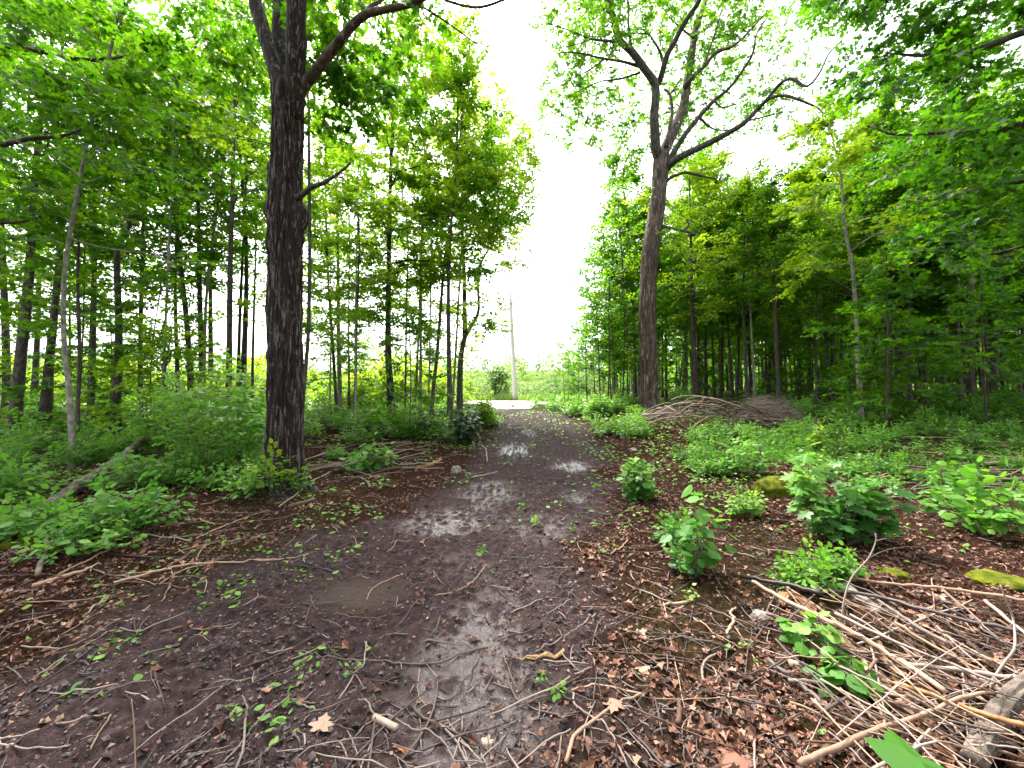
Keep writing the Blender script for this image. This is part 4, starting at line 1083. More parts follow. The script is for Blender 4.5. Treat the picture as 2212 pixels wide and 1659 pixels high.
def plant(sm, lm, b, h, spread, stems, nodes, kind, ls, tone=.5, lo=.25, sr=.004, lmi=0, smi=0):
    """sm stems, lm leaves; kind: maple (paired palmate leaves), ash (compound leaves), ovate (single broad leaves)"""
    b = np.asarray(b, float)
    for q in range(stems):
        az = rng.random()*6.28; sp = spread*math.sqrt((q + .5)/stems)
        hh = h*rng.uniform(.7, 1.0)*(1 - .35*(q/max(1, stems)))
        s = stem_line(b + np.array([math.cos(az), math.sin(az), 0])*sp*.15, b + np.array([math.cos(az)*sp, math.sin(az)*sp, hh]))
        rr = sr*np.linspace(1, .45, 6)
        tubes(sm, s, rr, 4, smi, cap=False)
        f = np.linspace(0, 1, 6)
        O, D, C = [], [], []
        for i in range(nodes):
            t = lo + (1-lo)*(i+.6)/nodes
            p = np.array([np.interp(t, f, s[:, c]) for c in range(3)])
            a0 = i*1.57 + rng.normal(0, .4)
            for sg in (0, math.pi):
                O.append(p); D.append([math.cos(a0+sg), math.sin(a0+sg), rng.uniform(.1, .6)]); C.append(t)
        O.append(s[-1]); D.append([rng.normal(0, .3), rng.normal(0, .3), 1]); C.append(1.0)
        O, D, C = np.array(O), norm(np.array(D)), np.array(C)
        tn = np.clip(tone + .25*(C-.6) + rng.normal(0, .13, len(O)), 0, 1)
        if kind == 'ash':
            sprays(lm, T_OVATE, O, D, ls*rng.uniform(2.2, 3.2, len(O)), 7, ls, tn, lmi, .35, .25, (sm, sr*.4, smi))
        elif kind == 'sprig':
            sprays(lm, T_OVATE, O, D, ls*rng.uniform(2.5, 4.5, len(O)), 8, ls, tn, lmi, .3, .3, (sm, sr*.4, smi))
        else:
            tpl = T_MAPLE if kind == 'maple' else T_BROAD
            pl = ls*rng.uniform(.35, .9, len(O))
            e = O + D*pl[:, None]
            tubes(sm, np.stack([O, (O+e)/2 + [0, 0, .01], e], 1), np.tile([sr*.4]*3, (len(O), 1)), 3, smi, cap=False)
            ax = D*np.array([1, 1, .25]) + rng.normal(0, .2, D.shape); ax[:, 2] -= .30
            nr = np.array([0, 0, 1.]) + D*.25 + rng.normal(0, .3, D.shape)
            leaves(lm, tpl, e, ax, nr, ls*rng.uniform(.65, 1.15, len(O)), lmi, tn)

def plant_thing(name, b, label, cat, leafm, calls, group=None, stemm='stem', fname='foliage'):
    t = thing(name, b, label, cat, group)
    sm, lm = MB(), MB()
    for c in calls: plant(sm, lm, *c[0], **c[1])
    sm.build('stem', [M[stemm]], t, b); lm.build(fname, [M[leafm]], t, b, smooth=False)
    return t
def pl(*a, **k): return (a, k)

def spot(px, py): 
    g_ = G(px, py); g_[2] = float(micro(np.array([g_[0]]), np.array([g_[1]]))[0]) - .01
    return g_

# foreground broad-leaved seedling by the path
b = spot(1503, 1248)
plant_thing('seedling', b, 'broad leaved seedling with glossy green leaves beside the mud in the right foreground', 'seedling', 'leaf_low',
    [pl(b, .72, .16, 3, 5, 'ovate', .125, tone=.40, lo=.15, sr=.005), pl(b, .50, .32, 5, 3, 'ovate', .115, tone=.32, lo=.35), pl(b, .30, .20, 4, 2, 'ovate', .10, tone=.2)])
b = spot(1492, 1298)
plant_thing('seedling', b, 'tiny pale green sprig in front of the broad leaved seedling', 'seedling', 'leaf_low', [pl(b, .15, .03, 1, 4, 'ovate', .035, tone=.9)])
# dark maple sapling
b = spot(1830, 1178)
plant_thing('maple_sapling', b, 'bushy dark green maple sapling with lobed leaves at the right', 'sapling', 'leaf_low',
    [pl(b, .66, .42, 14, 5, 'maple', .135, tone=.10, lo=.2, sr=.006), pl(b + [-.22, .1, 0], .95, .12, 3, 6, 'maple', .13, tone=.55, lo=.55, sr=.006), pl(b + [-.1, -.05, 0], .38, .42, 10, 3, 'maple', .12, tone=.06), pl(b + [.25, .1, 0], .5, .3, 6, 4, 'maple', .125, tone=.12)])
# rounded bright bush
b = spot(1376, 1080)
plant_thing('bush', b, 'small rounded bright green bush at the right edge of the mud', 'bush', 'leaf_low',
    [pl(b, .66, .22, 9, 8, 'ovate', .10, tone=.62, lo=.12, sr=.005), pl(b, .5, .27, 8, 5, 'ovate', .10, tone=.50, lo=.1), pl(b, .22, .22, 5, 3, 'ash', .06, tone=.4)])
# yellow green sapling
b = spot(1768, 985)
plant_thing('sapling', b, 'upright yellow green sapling among the low plants at the right', 'sapling', 'leaf_bright', [pl(b, .80, .09, 4, 9, 'ovate', .085, tone=.75, lo=.15), pl(b, .4, .2, 4, 4, 'ovate', .08, tone=.5)])
# dark pathside bush, left
b = spot(1003, 962)
plant_thing('bush', b, 'dark glossy bush standing left of the path before the opening', 'bush', 'leaf_dark',
    [pl(b, 1.05, .33, 12, 8, 'ovate', .15, tone=.25, lo=.05, sr=.008), pl(b, .8, .42, 12, 6, 'ovate', .14, tone=.18, lo=.05, sr=.006), pl(b, .95, .3, 3, 5, 'ovate', .11, tone=.98, lo=.3)])
b = spot(1042, 925)
plant_thing('bush', b, 'bright green bush behind the dark glossy pathside bush', 'bush', 'leaf_bright',
    [pl(b, 1.0, .35, 12, 8, 'sprig', .085, tone=.45, lo=.1, sr=.006), pl(b, .6, .45, 8, 5, 'sprig', .08, tone=.4)])
b = spot(905, 950)
plant_thing('bush', b, 'small narrow dark sapling left of the dark glossy bush', 'sapling', 'leaf_dark', [pl(b, .95, .14, 6, 8, 'ovate', .12, tone=.5, lo=.05, sr=.006), pl(b, .5, .2, 5, 5, 'ovate', .11, tone=.3)])
# low clump between the old maple and the path
b = spot(800, 1022)
plant_thing('bush', b, 'low bluish green leafy clump between the old maple and the path', 'bush', 'leaf_low',
    [pl(b, .46, .40, 12, 4, 'ovate', .12, tone=.25, lo=.2), pl(b + [-.25, .05, 0], .3, .3, 7, 3, 'ovate', .12, tone=.25), pl(b + [.28, .1, 0], .52, .12, 3, 5, 'ovate', .11, tone=.6), pl(b + [.05, .1, 0], .62, .06, 2, 5, 'ovate', .11, tone=.55)])
# beech sprig in front of the big trunk
b = spot(575, 1075)
plant_thing('seedling', b, 'thin beech sprig reaching across the foot of the old maple', 'seedling', 'leaf_bright', [pl(b + [.12, -.05, 0], .62, .30, 3, 4, 'sprig', .075, tone=.55, lo=.55, sr=.004)])
b = spot(645, 1070)
plant_thing('seedling', b, 'small seedling growing against the mossy foot of the old maple', 'seedling', 'leaf_low', [pl(b, .32, .12, 3, 3, 'ash', .055, tone=.4)])
# left tall leafy saplings
for (px, py, h, lab, tn, ls) in [(440, 1035, 1.45, 'tall leafy green sapling left of the old maple', .55, .10), (525, 1030, 1.2, 'leafy sapling tight beside the left flank of the old maple', .45, .10), (350, 1000, 1.2, 'wide leafy sapling above the fallen pale log', .55, .11),
                              (488, 1000, 1.75, 'tallest leafy sapling in the thicket left of the old maple', .6, .11), (400, 965, 1.5, 'light green sapling at the back of the left thicket', .7, .11), (560, 985, 1.1, 'dense low sapling behind the old maple trunk', .45, .1)]:
    b = spot(px, py)
    plant_thing('sapling', b, lab, 'sapling', 'leaf_low', [pl(b, h*1.2, .5, 4, 7, 'ash', ls*1.0, tone=tn+.12, lo=.45, sr=.006), pl(b, h*.8, .6, 3, 5, 'maple', ls*1.3, tone=tn, lo=.4, sr=.005), pl(b, h*1.05, .55, 3, 6, 'sprig', ls*.8, tone=tn+.1, lo=.4, sr=.004)])
for (px, py, h, lab, tn, kind, ls) in [(30, 1085, .50, 'bright leafy seedlings at the left edge beside the pale log', .75, 'ash', .10), (180, 1010, .6, 'seedling patch behind the foot of the pale bending tree', .55, 'ash', .09),
                              (250, 1160, .42, 'whitish green drooping seedling in front of the fallen pale log', .5, 'ash', .085), (185, 1200, .22, 'low bright plant below the fallen pale log', .5, 'ovate', .08), (330, 1115, .36, 'bushy seedling under the raised end of the pale log', .4, 'ovate', .10),
                              (10, 1172, .28, 'large leaved plant in the lower left thicket', .55, 'ovate', .11), (90, 1150, .25, 'round leaved plant hiding the low end of the pale log', .5, 'ash', .08), (300, 1060, .55, 'green sapling between the log and the thicket', .45, 'maple', .12)]:
    b = spot(px, py)
    plant_thing('seedling', b, lab, 'seedling', 'leaf_low', [pl(b, h, .28, 4, 4, kind, ls, tone=tn, lo=.3), pl(b + [.2, .05, 0], h*.75, .3, 3, 3, kind, ls*.9, tone=tn-.08), pl(b + [-.22, .0, 0], h*.7, .3, 3, 3, 'ash', ls*.8, tone=tn)])
# right edge plants
for (px, py, h, lab, tn, kind, ls) in [(2170, 1165, .66, 'pale green compound leaved sapling at the right edge', .75, 'ash', .115), (2060, 1085, .6, 'seedling with upright leaves between dark maple sapling and stick heap', .5, 'ovate', .115), (2010, 1120, .45, 'low seedling touching the right side of the dark maple sapling', .3, 'ovate', .105),
                              (1612, 1120, .3, 'small light green compound seedling right of the broad leaved one', .72, 'ash', .055), (1735, 1272, .27, 'small toothed leaf plant above the heap of branches', .5, 'ash', .055), (1812, 1256, .17, 'little plant beside the upright bare twig', .5, 'ash', .05),
                              (1757, 1425, .22, 'four leaved seedling growing through the branch heap', .5, 'ovate', .075), (1835, 1500, .17, 'flat spreading leaves low in the branch heap', .5, 'ovate', .085), (1618, 1032, .72, 'green compound leaved sapling in front of the cut stump', .6, 'ash', .085), (1500, 985, .32, 'low yellow green seedling right of the path', .75, 'ovate', .11),
                              (1560, 1030, .38, 'leafy seedling left of the cut stump', .5, 'ash', .07), (1390, 950, .55, 'small bushy maple seedling by the pale flat stone', .6, 'maple', .10), (1460, 1180, .25, 'blue green seedling left of the broad leaved one', .3, 'ash', .06)]:
    b = spot(px, py)
    plant_thing('seedling', b, lab, 'seedling', 'leaf_low', [pl(b, h, .12*h/.3, 4, 4, kind, ls, tone=tn, lo=.3), pl(b, h*.65, .2*h/.3, 4, 2, kind, ls, tone=tn-.1)])
# one big green leaf near the lens
b = spot(1940, 1700)
t = thing('seedling', b, 'plant with one big green leaf at the bottom right edge', 'seedling')
lm, sm = MB(), MB()
p0 = P(1985, 1640, .95); 
tip1, tip2, tip3 = P(1868, 1582, .98), P(1925, 1555, 1.08), P(2075, 1672, .92)
for tip, base_, wd in ((tip1, P(2010, 1675, .90), .75), (tip2, P(1990, 1660, .93), .55), (tip3, P(1975, 1640, .95), .5)):
    a = tip - base_; L_ = np.linalg.norm(a)
    tv, tp_ = T_BROAD
    tv2 = tv*np.array([1, wd, .8])
    leaves(lm, (tv2, tp_), base_[None], a[None], np.array([[.0, -.35, 1.]]), np.array([L_]), 0, np.array([.22]))
tubes(sm, smooth_line([b, (b + P(2000, 1665, .91))/2 + [.02, 0, .02], P(2000, 1665, .91)], 8), np.full(8, .003), 5)
sm.build('stem', [M['stem']], t, b); lm.build('foliage', [M['leaf_low']], t, b, smooth=False)
# small sprigs standing in the mud
for (px, py, lab, h, ls) in [(1159, 1140, 'lone green seedling standing in the wet mud', .12, .05), (1040, 1200, 'small leafy weed in the mud below the lone seedling', .10, .035), (1150, 970, 'yellow green weed far up in the muddy path', .14, .06), (1170, 1468, 'spiky little green weed by the golden splinter', .05, .025),
                             (1206, 1510, 'two leaved weed between grey sticks in the foreground', .07, .03), (1288, 1140, 'dark little weed near the right edge of the mud', .08, .035), (1236, 1150, 'grass like weed growing beside wilted leaves in the mud', .10, .03), (1615, 1405, 'pale star shaped weed near the branch heap', .04, .03)]:
    b = spot(px, py)
    plant_thing('weed', b, lab, 'weed', 'leaf_low', [pl(b, h, .03, 2, 3, 'ovate', ls, tone=.6, sr=.0015)])

# repeated low plants of the forest floor
def pv(kind, h, sp, st, nd, ls, tn):
    nm = {'ash': 'ash_seedling', 'maple': 'maple_seedling', 'ovate': 'broadleaf_plant', 'sprig': 'leafy_sprig'}[kind]
    t = thing(nm, (0, 0, 0), 'low green seedling on the forest floor', nm.replace('_', ' '))
    sm, lm = MB(), MB(); plant(sm, lm, np.zeros(3), h, sp, st, nd, kind, ls, tone=tn)
    sm.build('stem', [M['stem']], t); lm.build('foliage', [M['leaf_low']], t, smooth=False)
    return t
def fill_plants(protos, regions, label, group, exclude=()):
    for p in protos: p['group'] = group; p['label'] = label
    c = 0
    for (x0, x1, y0, y1, n, s0, s1) in regions:
        k = 0; tries = 0
        while k < n and tries < n*30:
            tries += 1
            px, py = rng.uniform(x0, x1), rng.uniform(y0, y1)
            g_ = G(px, py)
            if pathmask(g_[0:1], g_[1:2])[0] > .35: continue
            if any(a <= px <= b_ and c_ <= py <= d_ for a, b_, c_, d_ in exclude): continue
            if vnoise(g_[0:1]*1.1, g_[1:2]*1.1)[0] < .24: continue
            p = protos[c % len(protos)]
            loc = (g_[0], g_[1], float(micro(g_[0:1], g_[1:2])[0]) - .01)
            sc = rng.uniform(s0, s1); rz = rng.random()*6.28
            if c < len(protos): p.location = loc; p.rotation_euler = (0, 0, rz); p.scale = (sc,)*3
            else: copy_tree(p, loc, rz, sc)
            c += 1; k += 1
fill_plants([pv('ash', .42, .22, 4, 4, .075, .5), pv('maple', .38, .2, 4, 3, .11, .5), pv('ovate', .34, .22, 5, 3, .095, .4), pv('sprig', .5, .25, 4, 5, .06, .6), pv('ash', .3, .3, 5, 3, .08, .65)],
    [(0, 580, 925, 1010, 55, .8, 1.5), (0, 330, 1120, 1200, 12, .4, .6), (0, 120, 1010, 1100, 10, .6, 1.0), (200, 330, 1020, 1060, 6, .5, .8), (330, 575, 1010, 1075, 18, .6, 1.0), (0, 570, 880, 925, 34, 1.0, 1.9)],
    'low green seedling in the leafy left undergrowth', 'seedlings of the left undergrowth', [(80, 290, 1000, 1125)])
fill_plants([pv('ash', .42, .22, 4, 4, .08, .6), pv('maple', .40, .22, 4, 3, .12, .55), pv('ovate', .42, .24, 5, 4, .10, .55), pv('sprig', .6, .3, 5, 5, .07, .7)],
    [(655, 985, 885, 960, 55, .8, 1.5), (655, 960, 868, 890, 30, 1.0, 2.0), (660, 800, 960, 1000, 6, .5, .8)],
    'low green plant beneath the thin trunks left of the path', 'plants beneath the left trunks')
fill_plants([pv('ash', .42, .22, 4, 4, .085, .7), pv('maple', .42, .25, 5, 4, .12, .65), pv('sprig', .6, .3, 6, 6, .07, .75), pv('ovate', .42, .24, 5, 4, .10, .6)],
    [(1145, 1385, 862, 905, 60, .8, 1.6), (1230, 1400, 905, 950, 22, .6, 1.0), (1030, 1090, 895, 925, 8, .5, .9), (1100, 1230, 875, 900, 12, .35, .6)],
    'bright green bushy plant between the opening and the big forked maple', 'bright plants right of the opening')
fill_plants([pv('ash', .36, .22, 4, 4, .07, .45), pv('maple', .30, .22, 5, 2, .11, .45), pv('ovate', .30, .25, 6, 2, .09, .38), pv('sprig', .42, .25, 4, 4, .06, .5), pv('maple', .42, .3, 6, 3, .10, .6)],
    [(1700, 2212, 905, 985, 85, .7, 1.3), (1500, 1760, 940, 1010, 30, .5, 1.0), (1700, 2212, 985, 1060, 46, .5, .95), (1440, 1700, 930, 1000, 26, .5, .9), (1420, 1700, 845, 890, 22, 1.2, 2.2), (1700, 2212, 870, 905, 40, 1.0, 1.9), (1500, 1700, 1010, 1060, 12, .4, .7)],
    'low green plant on the forest floor of the right wood', 'low plants of the right wood', [(1590, 1720, 990, 1060)])

# sunlit shrubs between the left trunks and by the road
def shrub_proto(label, group, leafm, n, tone):
    t = thing('shrub', (0, 0, 0), label, 'shrub', group)
    sm, lm = MB(), MB()
    clump(lm, T_DIA, (0, 0, .75), (.75, .75, .65), n, 9, .14, tone, L=(.25, .5), twig=(sm, .004, 0))
    for q in range(6): tubes(sm, stem_line(np.zeros(3), np.array([rng.normal(0, .4), rng.normal(0, .4), 1.2])), np.linspace(.012, .005, 6), 4, cap=False)
    sm.build('stem', [M['stem']], t); lm.build('foliage', [M[leafm]], t, smooth=False)
    return t
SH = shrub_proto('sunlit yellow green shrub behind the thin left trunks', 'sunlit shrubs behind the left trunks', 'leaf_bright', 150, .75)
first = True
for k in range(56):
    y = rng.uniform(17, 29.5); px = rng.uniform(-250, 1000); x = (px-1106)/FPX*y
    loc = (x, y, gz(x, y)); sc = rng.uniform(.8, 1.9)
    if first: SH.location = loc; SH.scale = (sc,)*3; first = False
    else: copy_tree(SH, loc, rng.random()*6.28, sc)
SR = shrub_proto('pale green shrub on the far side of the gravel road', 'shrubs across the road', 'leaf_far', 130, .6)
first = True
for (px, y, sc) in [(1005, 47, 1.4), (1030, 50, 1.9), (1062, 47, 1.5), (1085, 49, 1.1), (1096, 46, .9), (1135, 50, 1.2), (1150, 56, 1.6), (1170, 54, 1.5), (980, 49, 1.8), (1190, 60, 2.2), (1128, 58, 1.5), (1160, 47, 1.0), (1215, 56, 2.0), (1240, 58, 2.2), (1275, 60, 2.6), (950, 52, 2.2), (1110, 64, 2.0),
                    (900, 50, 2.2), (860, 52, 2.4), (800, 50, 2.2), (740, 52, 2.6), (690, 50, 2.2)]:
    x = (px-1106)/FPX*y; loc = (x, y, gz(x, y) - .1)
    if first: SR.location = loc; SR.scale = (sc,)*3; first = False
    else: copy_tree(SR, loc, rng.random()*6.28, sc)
# grey round tree in the field and the small tree by the pole
def field_tree(px, y, h, wd, label, leafm, tone, trunk='bark_slim', bare=0):
    x = (px-1106)/FPX*y; b = np.array([x, y, gz(x, y) - .1])
    t = thing('field_tree', b, label, 'tree')
    tm, cm = MB(), MB()
    tubes(tm, smooth_line([b, b + [.1, 0, h*.4], b + [.2, 0, h*.8]], 8), np.linspace(.13, .03, 8), 7)
    tubes(tm, smooth_line([b + [.05, 0, .3], b + [.7, 0, h*.35], b + [.9, .2, h*.6]], 8), np.linspace(.10, .02, 8), 6)
    for q in range(bare):
        a = rng.uniform(-1.2, 1.2); e = b + [math.sin(a)*wd*.9, 0, h*rng.uniform(.8, 1.15)]
        tubes(tm, smooth_line([b + [.1, 0, h*.45], (b+e)/2 + [.0, 0, h*.22], e], 8), np.linspace(.05, .012, 8), 4)
    for q in range(7):
        p, u = ball(1, wd*.6, wd*.6, h*.3, .2)
        clump(cm, T_DIA, b + [.15, 0, h*.55] + p[0], (wd*.45, wd*.45, h*.2), 34, 8, .28, tone, L=(.3, .7))
    tm.build('trunk', [M[trunk]], t, b); cm.build('crown', [M[leafm]], t, b, smooth=False)
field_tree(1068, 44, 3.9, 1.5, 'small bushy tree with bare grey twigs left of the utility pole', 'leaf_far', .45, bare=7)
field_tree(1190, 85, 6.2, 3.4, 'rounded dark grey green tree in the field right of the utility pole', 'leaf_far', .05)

# ------------------------------------------------------------------ dead leaves, twigs, creeping green
def scatter(n, y0=.9, y1=14, wide=1.5):
    y = y0*(y1/y0)**rng.random(n)
    x = rng.uniform(-1, 1, n)*(wide*y + .8)
    return x, y
def litter_obj(n, name, m, sz, dens, lift, label, tpl, jit=.45, rn=None):
    x, y = scatter(n, .9, 20)
    pm = pathmask(x, y)
    k = rng.random(n) < dens(x, y, pm)
    x, y = x[k], y[k]; n = len(x)
    z = micro(x, y) + lift*rng.random(n)
    a = rng.random(n)*6.28
    mb = MB()
    ax = np.stack([np.cos(a), np.sin(a), rng.normal(0, .25, n)], -1)
    leaves(mb, tpl, np.stack([x, y, z], -1), ax, np.array([0, 0, 1.]) + rng.normal(0, jit, (n, 3)), rng.uniform(*sz, n)*(1 + .07*y), 0, rng.random(n) if rn is None else rn(n))
    return tag(mb.build(name, [M[m]], smooth=False), label, name.replace('_', ' '), kind='stuff')
LD = lambda x, y, p: np.clip((1-p)*(.25+1.2*ss(.28, .6, fbm(x*1.6, y*1.6, o=3))) + .03, 0, 1)*(1-.6*ss(10, 18, y))
litter_obj(46000, 'dead_leaves', 'litter', (.018, .05), LD, .018, 'brown and red dead leaves littering the ground beside the mud', T_DEAD, .55, lambda n: rng.random(n)*.92)
litter_obj(90000, 'leaf_crumbs', 'litter', (.008, .024), LD, .012, 'broken crumbs of brown dead leaves on the forest floor', T_SCRAP, .6, lambda n: rng.random(n)**1.2*.9)
litter_obj(32000, 'wet_leaf_scraps', 'litter', (.008, .026), lambda x, y, p: p*.8*ss(.35, .6, fbm(x*3+5, y*3, o=3)), .006, 'dark scraps of wet leaves pressed into the mud', T_SCRAP, .4, lambda n: rng.random(n)**2.2*.75)
litter_obj(2600, 'pale_crumbs', 'pale_leaf', (.008, .022), lambda x, y, p: .25 + .35*(1-p), .008, 'tiny pale flecks of dry leaf and wood chip', T_SCRAP, .4)

T_CLOD = (np.array([(.5, .05, .1), (.1, .45, .0), (-.5, .0, .05), (-.05, -.5, .1), (.05, .05, .42), (.0, .0, -.3)]),
          [np.array([f]) for f in ([0, 1, 4], [1, 2, 4], [2, 3, 4], [3, 0, 4], [1, 0, 5], [2, 1, 5], [3, 2, 5], [0, 3, 5])])
def clods():
    x, y = scatter(110000, 1.0, 16, 1.0)
    pm = pathmask(x, y); wn = np.clip(blobs(x, y, WET), 0, 1)
    k = rng.random(len(x)) < np.clip(pm*(.25 + .9*ss(.4, .6, fbm(x*2.5, y*2.5, o=3)))*(1-.75*wn) + .12*(1-pm), 0, 1)*(1-.95*np.clip(blobs(x, y, SILT)*1.6-.3, 0, 1))
    x, y = x[k], y[k]; n = len(x)
    a = rng.random(n)*6.28
    mb = MB()
    sz = rng.gamma(1.6, .0055, n).clip(.004, .034)*(1 + .08*y)
    leaves(mb, T_CLOD, np.stack([x, y, micro(x, y) + sz*.1], -1), np.stack([np.cos(a), np.sin(a), rng.normal(0, .3, n)], -1), np.array([0, 0, 1.]) + rng.normal(0, .4, (n, 3)), sz, 0, rng.random(n))
    tag(mb.build('mud_clods', [M['clod']], smooth=False), 'small wet clods and crumbs of dark mud', 'mud', kind='stuff')
clods()

def creeping():
    mb = MB()
    x, y = scatter(90000, 1.2, 24)
    pm = pathmask(x, y)
    nz = fbm(x*1.5+40, y*1.5, o=3)
    dens = (1-pm)*ss(3.2, 7, y)*ss(.48, .62, nz)*1.0 + (1-pm)*ss(2.2, 4, x)*ss(5.5, 8, y)*(.25 + .6*ss(.42, .55, nz)) + pm*.9*ss(.52, .64, nz)*ss(3.5, 10, y)*.55*(1 - np.clip(blobs(x, y, WET), 0, 1)) + pm*ss(8, 13, y)*(.16 + .6*ss(.5, .6, nz))*(1 - np.clip(blobs(x, y, WET), 0, 1))
    for (bx, by, r_, k_) in [(-1.02, 1.95, .22, .5), (-.95, 2.25, .18, .35), (-2.0, 3.4, .5, .5), (-2.7, 3.2, .6, .35), (.0, 4.9, .35, .35), (1.4, 2.0, .2, .12), (-.1, 3.1, .2, .12), (-2.3, 2.3, .3, .15)]:
        dens = dens + k_*np.exp(-((x-bx)**2 + (y-by)**2)/r_**2)*ss(.45, .6, fbm(x*6, y*6, o=2))
    k = rng.random(len(x)) < np.clip(dens, 0, 1)
    x, y = x[k], y[k]; n = len(x)
    z = micro(x, y) + rng.random(n)**2*(.10*ss(3, 7, y) + .18*ss(2.5, 4, x)*ss(5, 8, y)) + .01
    a = rng.random(n)*6.28
    leaves(mb, T_OVATE, np.stack([x, y, z], -1), np.stack([np.cos(a), np.sin(a), rng.normal(0, .25, n)], -1), np.array([0, 0, 1.]) + rng.normal(0, .35, (n, 3)), rng.uniform(.022, .055, n)*(1 + .09*np.minimum(y, 12)), 0, np.clip(.35+.6*rng.random(n), 0, 1))
    tag(mb.build('ground_cover', [M['leaf_low']], smooth=False), 'creeping green leaves over the forest floor', 'ground cover', kind='stuff')
creeping()

def twig_litter():
    for nm, m, n, sel, lab in (('fallen_twigs', 'stick_grey', 4600, 0, 'thin grey twigs strewn over mud and leaves'), ('dark_twigs', 'stick_dark', 3800, 1, 'thin dark wet twigs strewn over the mud')):
        x, y = scatter(n, 1.0, 11, 1.35)
        pm = pathmask(x, y)
        bm = np.exp(-((x-.0)/.75)**2 - ((y-1.75)/.45)**2)
        d = .45*(1-pm) + .28 + .9*bm
        k = rng.random(n) < d
        x, y = x[k], y[k]; n = len(x)
        L = rng.gamma(1.7, .085, n).clip(.03, .75)
        a = rng.random(n)*6.28
        t = np.linspace(-.5, .5, 6)
        cv = rng.normal(0, .22, n)*(1 + 2*(rng.random(n) < .15))
        aa = a[:, None] + cv[:, None]*t[None]*1.6 + rng.normal(0, .06, (n, 6))
        px = x[:, None] + np.cumsum(np.cos(aa), 1)*L[:, None]/6; py = y[:, None] + np.cumsum(np.sin(aa), 1)*L[:, None]/6
        rr = rng.uniform(.0012, .0032, n)*(1 + L*1.2)*(1 + .05*y)
        pz = micro(px.ravel(), py.ravel()).reshape(px.shape)
        pz = .5*pz + .5*pz.max(1, keepdims=True) + rr[:, None]*.7 + rng.random((n, 1))*.006
        mb = MB(); tubes(mb, np.stack([px, py, pz], -1), rr[:, None]*np.array([.8, 1, 1, .95, .8, .5])[None], 5)
        tag(mb.build(nm, [M[m]]), lab, 'twigs', kind='stuff')
twig_litter()

# ------------------------------------------------------------------ sticks, branches, logs
def stick(pts, w0, w1, m, label, group=None, lift=0.0, arch=0.0, name='fallen_stick', cat='stick', extra=(), sides=7, n=None, lifts=None):
    """a stick through picture points, lying on the ground (or lifted off it)"""
    mb = MB()
    first = None
    for (q, a, b_) in [(pts, w0, w1)] + list(extra):
        k = len(q)
        lf = np.full(k, lift) if (lifts is None or first is not None) else np.asarray(lifts, float)
        g_ = np.array([G(x, y, l) for (x, y), l in zip(q, lf)])
        nn = n or max(8, 4*k)
        lfi = np.interp(np.linspace(0, 1, nn), np.linspace(0, 1, k), lf)
        s = smooth_line(g_, nn)
        r = np.linspace(a, b_, nn)*.5/FPX*s[:, 1]
        gg = micro(s[:, 0], s[:, 1])
        if lift == 0 and lifts is None:
            z = np.maximum(gg, .4*gg + .6*gg.max())*.6 + .4*gg + r*.75
            z = .5*z + .5*np.linspace(z[0], z[-1], nn)
            z = np.maximum(z, gg + r*.35)
        else:
            z = gg*.3 + .7*gg.mean() + lfi + r*.6
        s[:, 2] = z + arch*np.sin(np.linspace(0, math.pi, nn))
        s[:, :2] += rng.normal(0, .0018, (nn, 2))*s[:, 1:2]*.5
        if first is None: first = s[0].copy()
        knot = 1 + rng.normal(0, .06, nn)
        tubes(mb, s, r*knot, sides, 0)
    o = mb.build(name, [M[m]], None, first)
    return tag(o, label, cat, group)

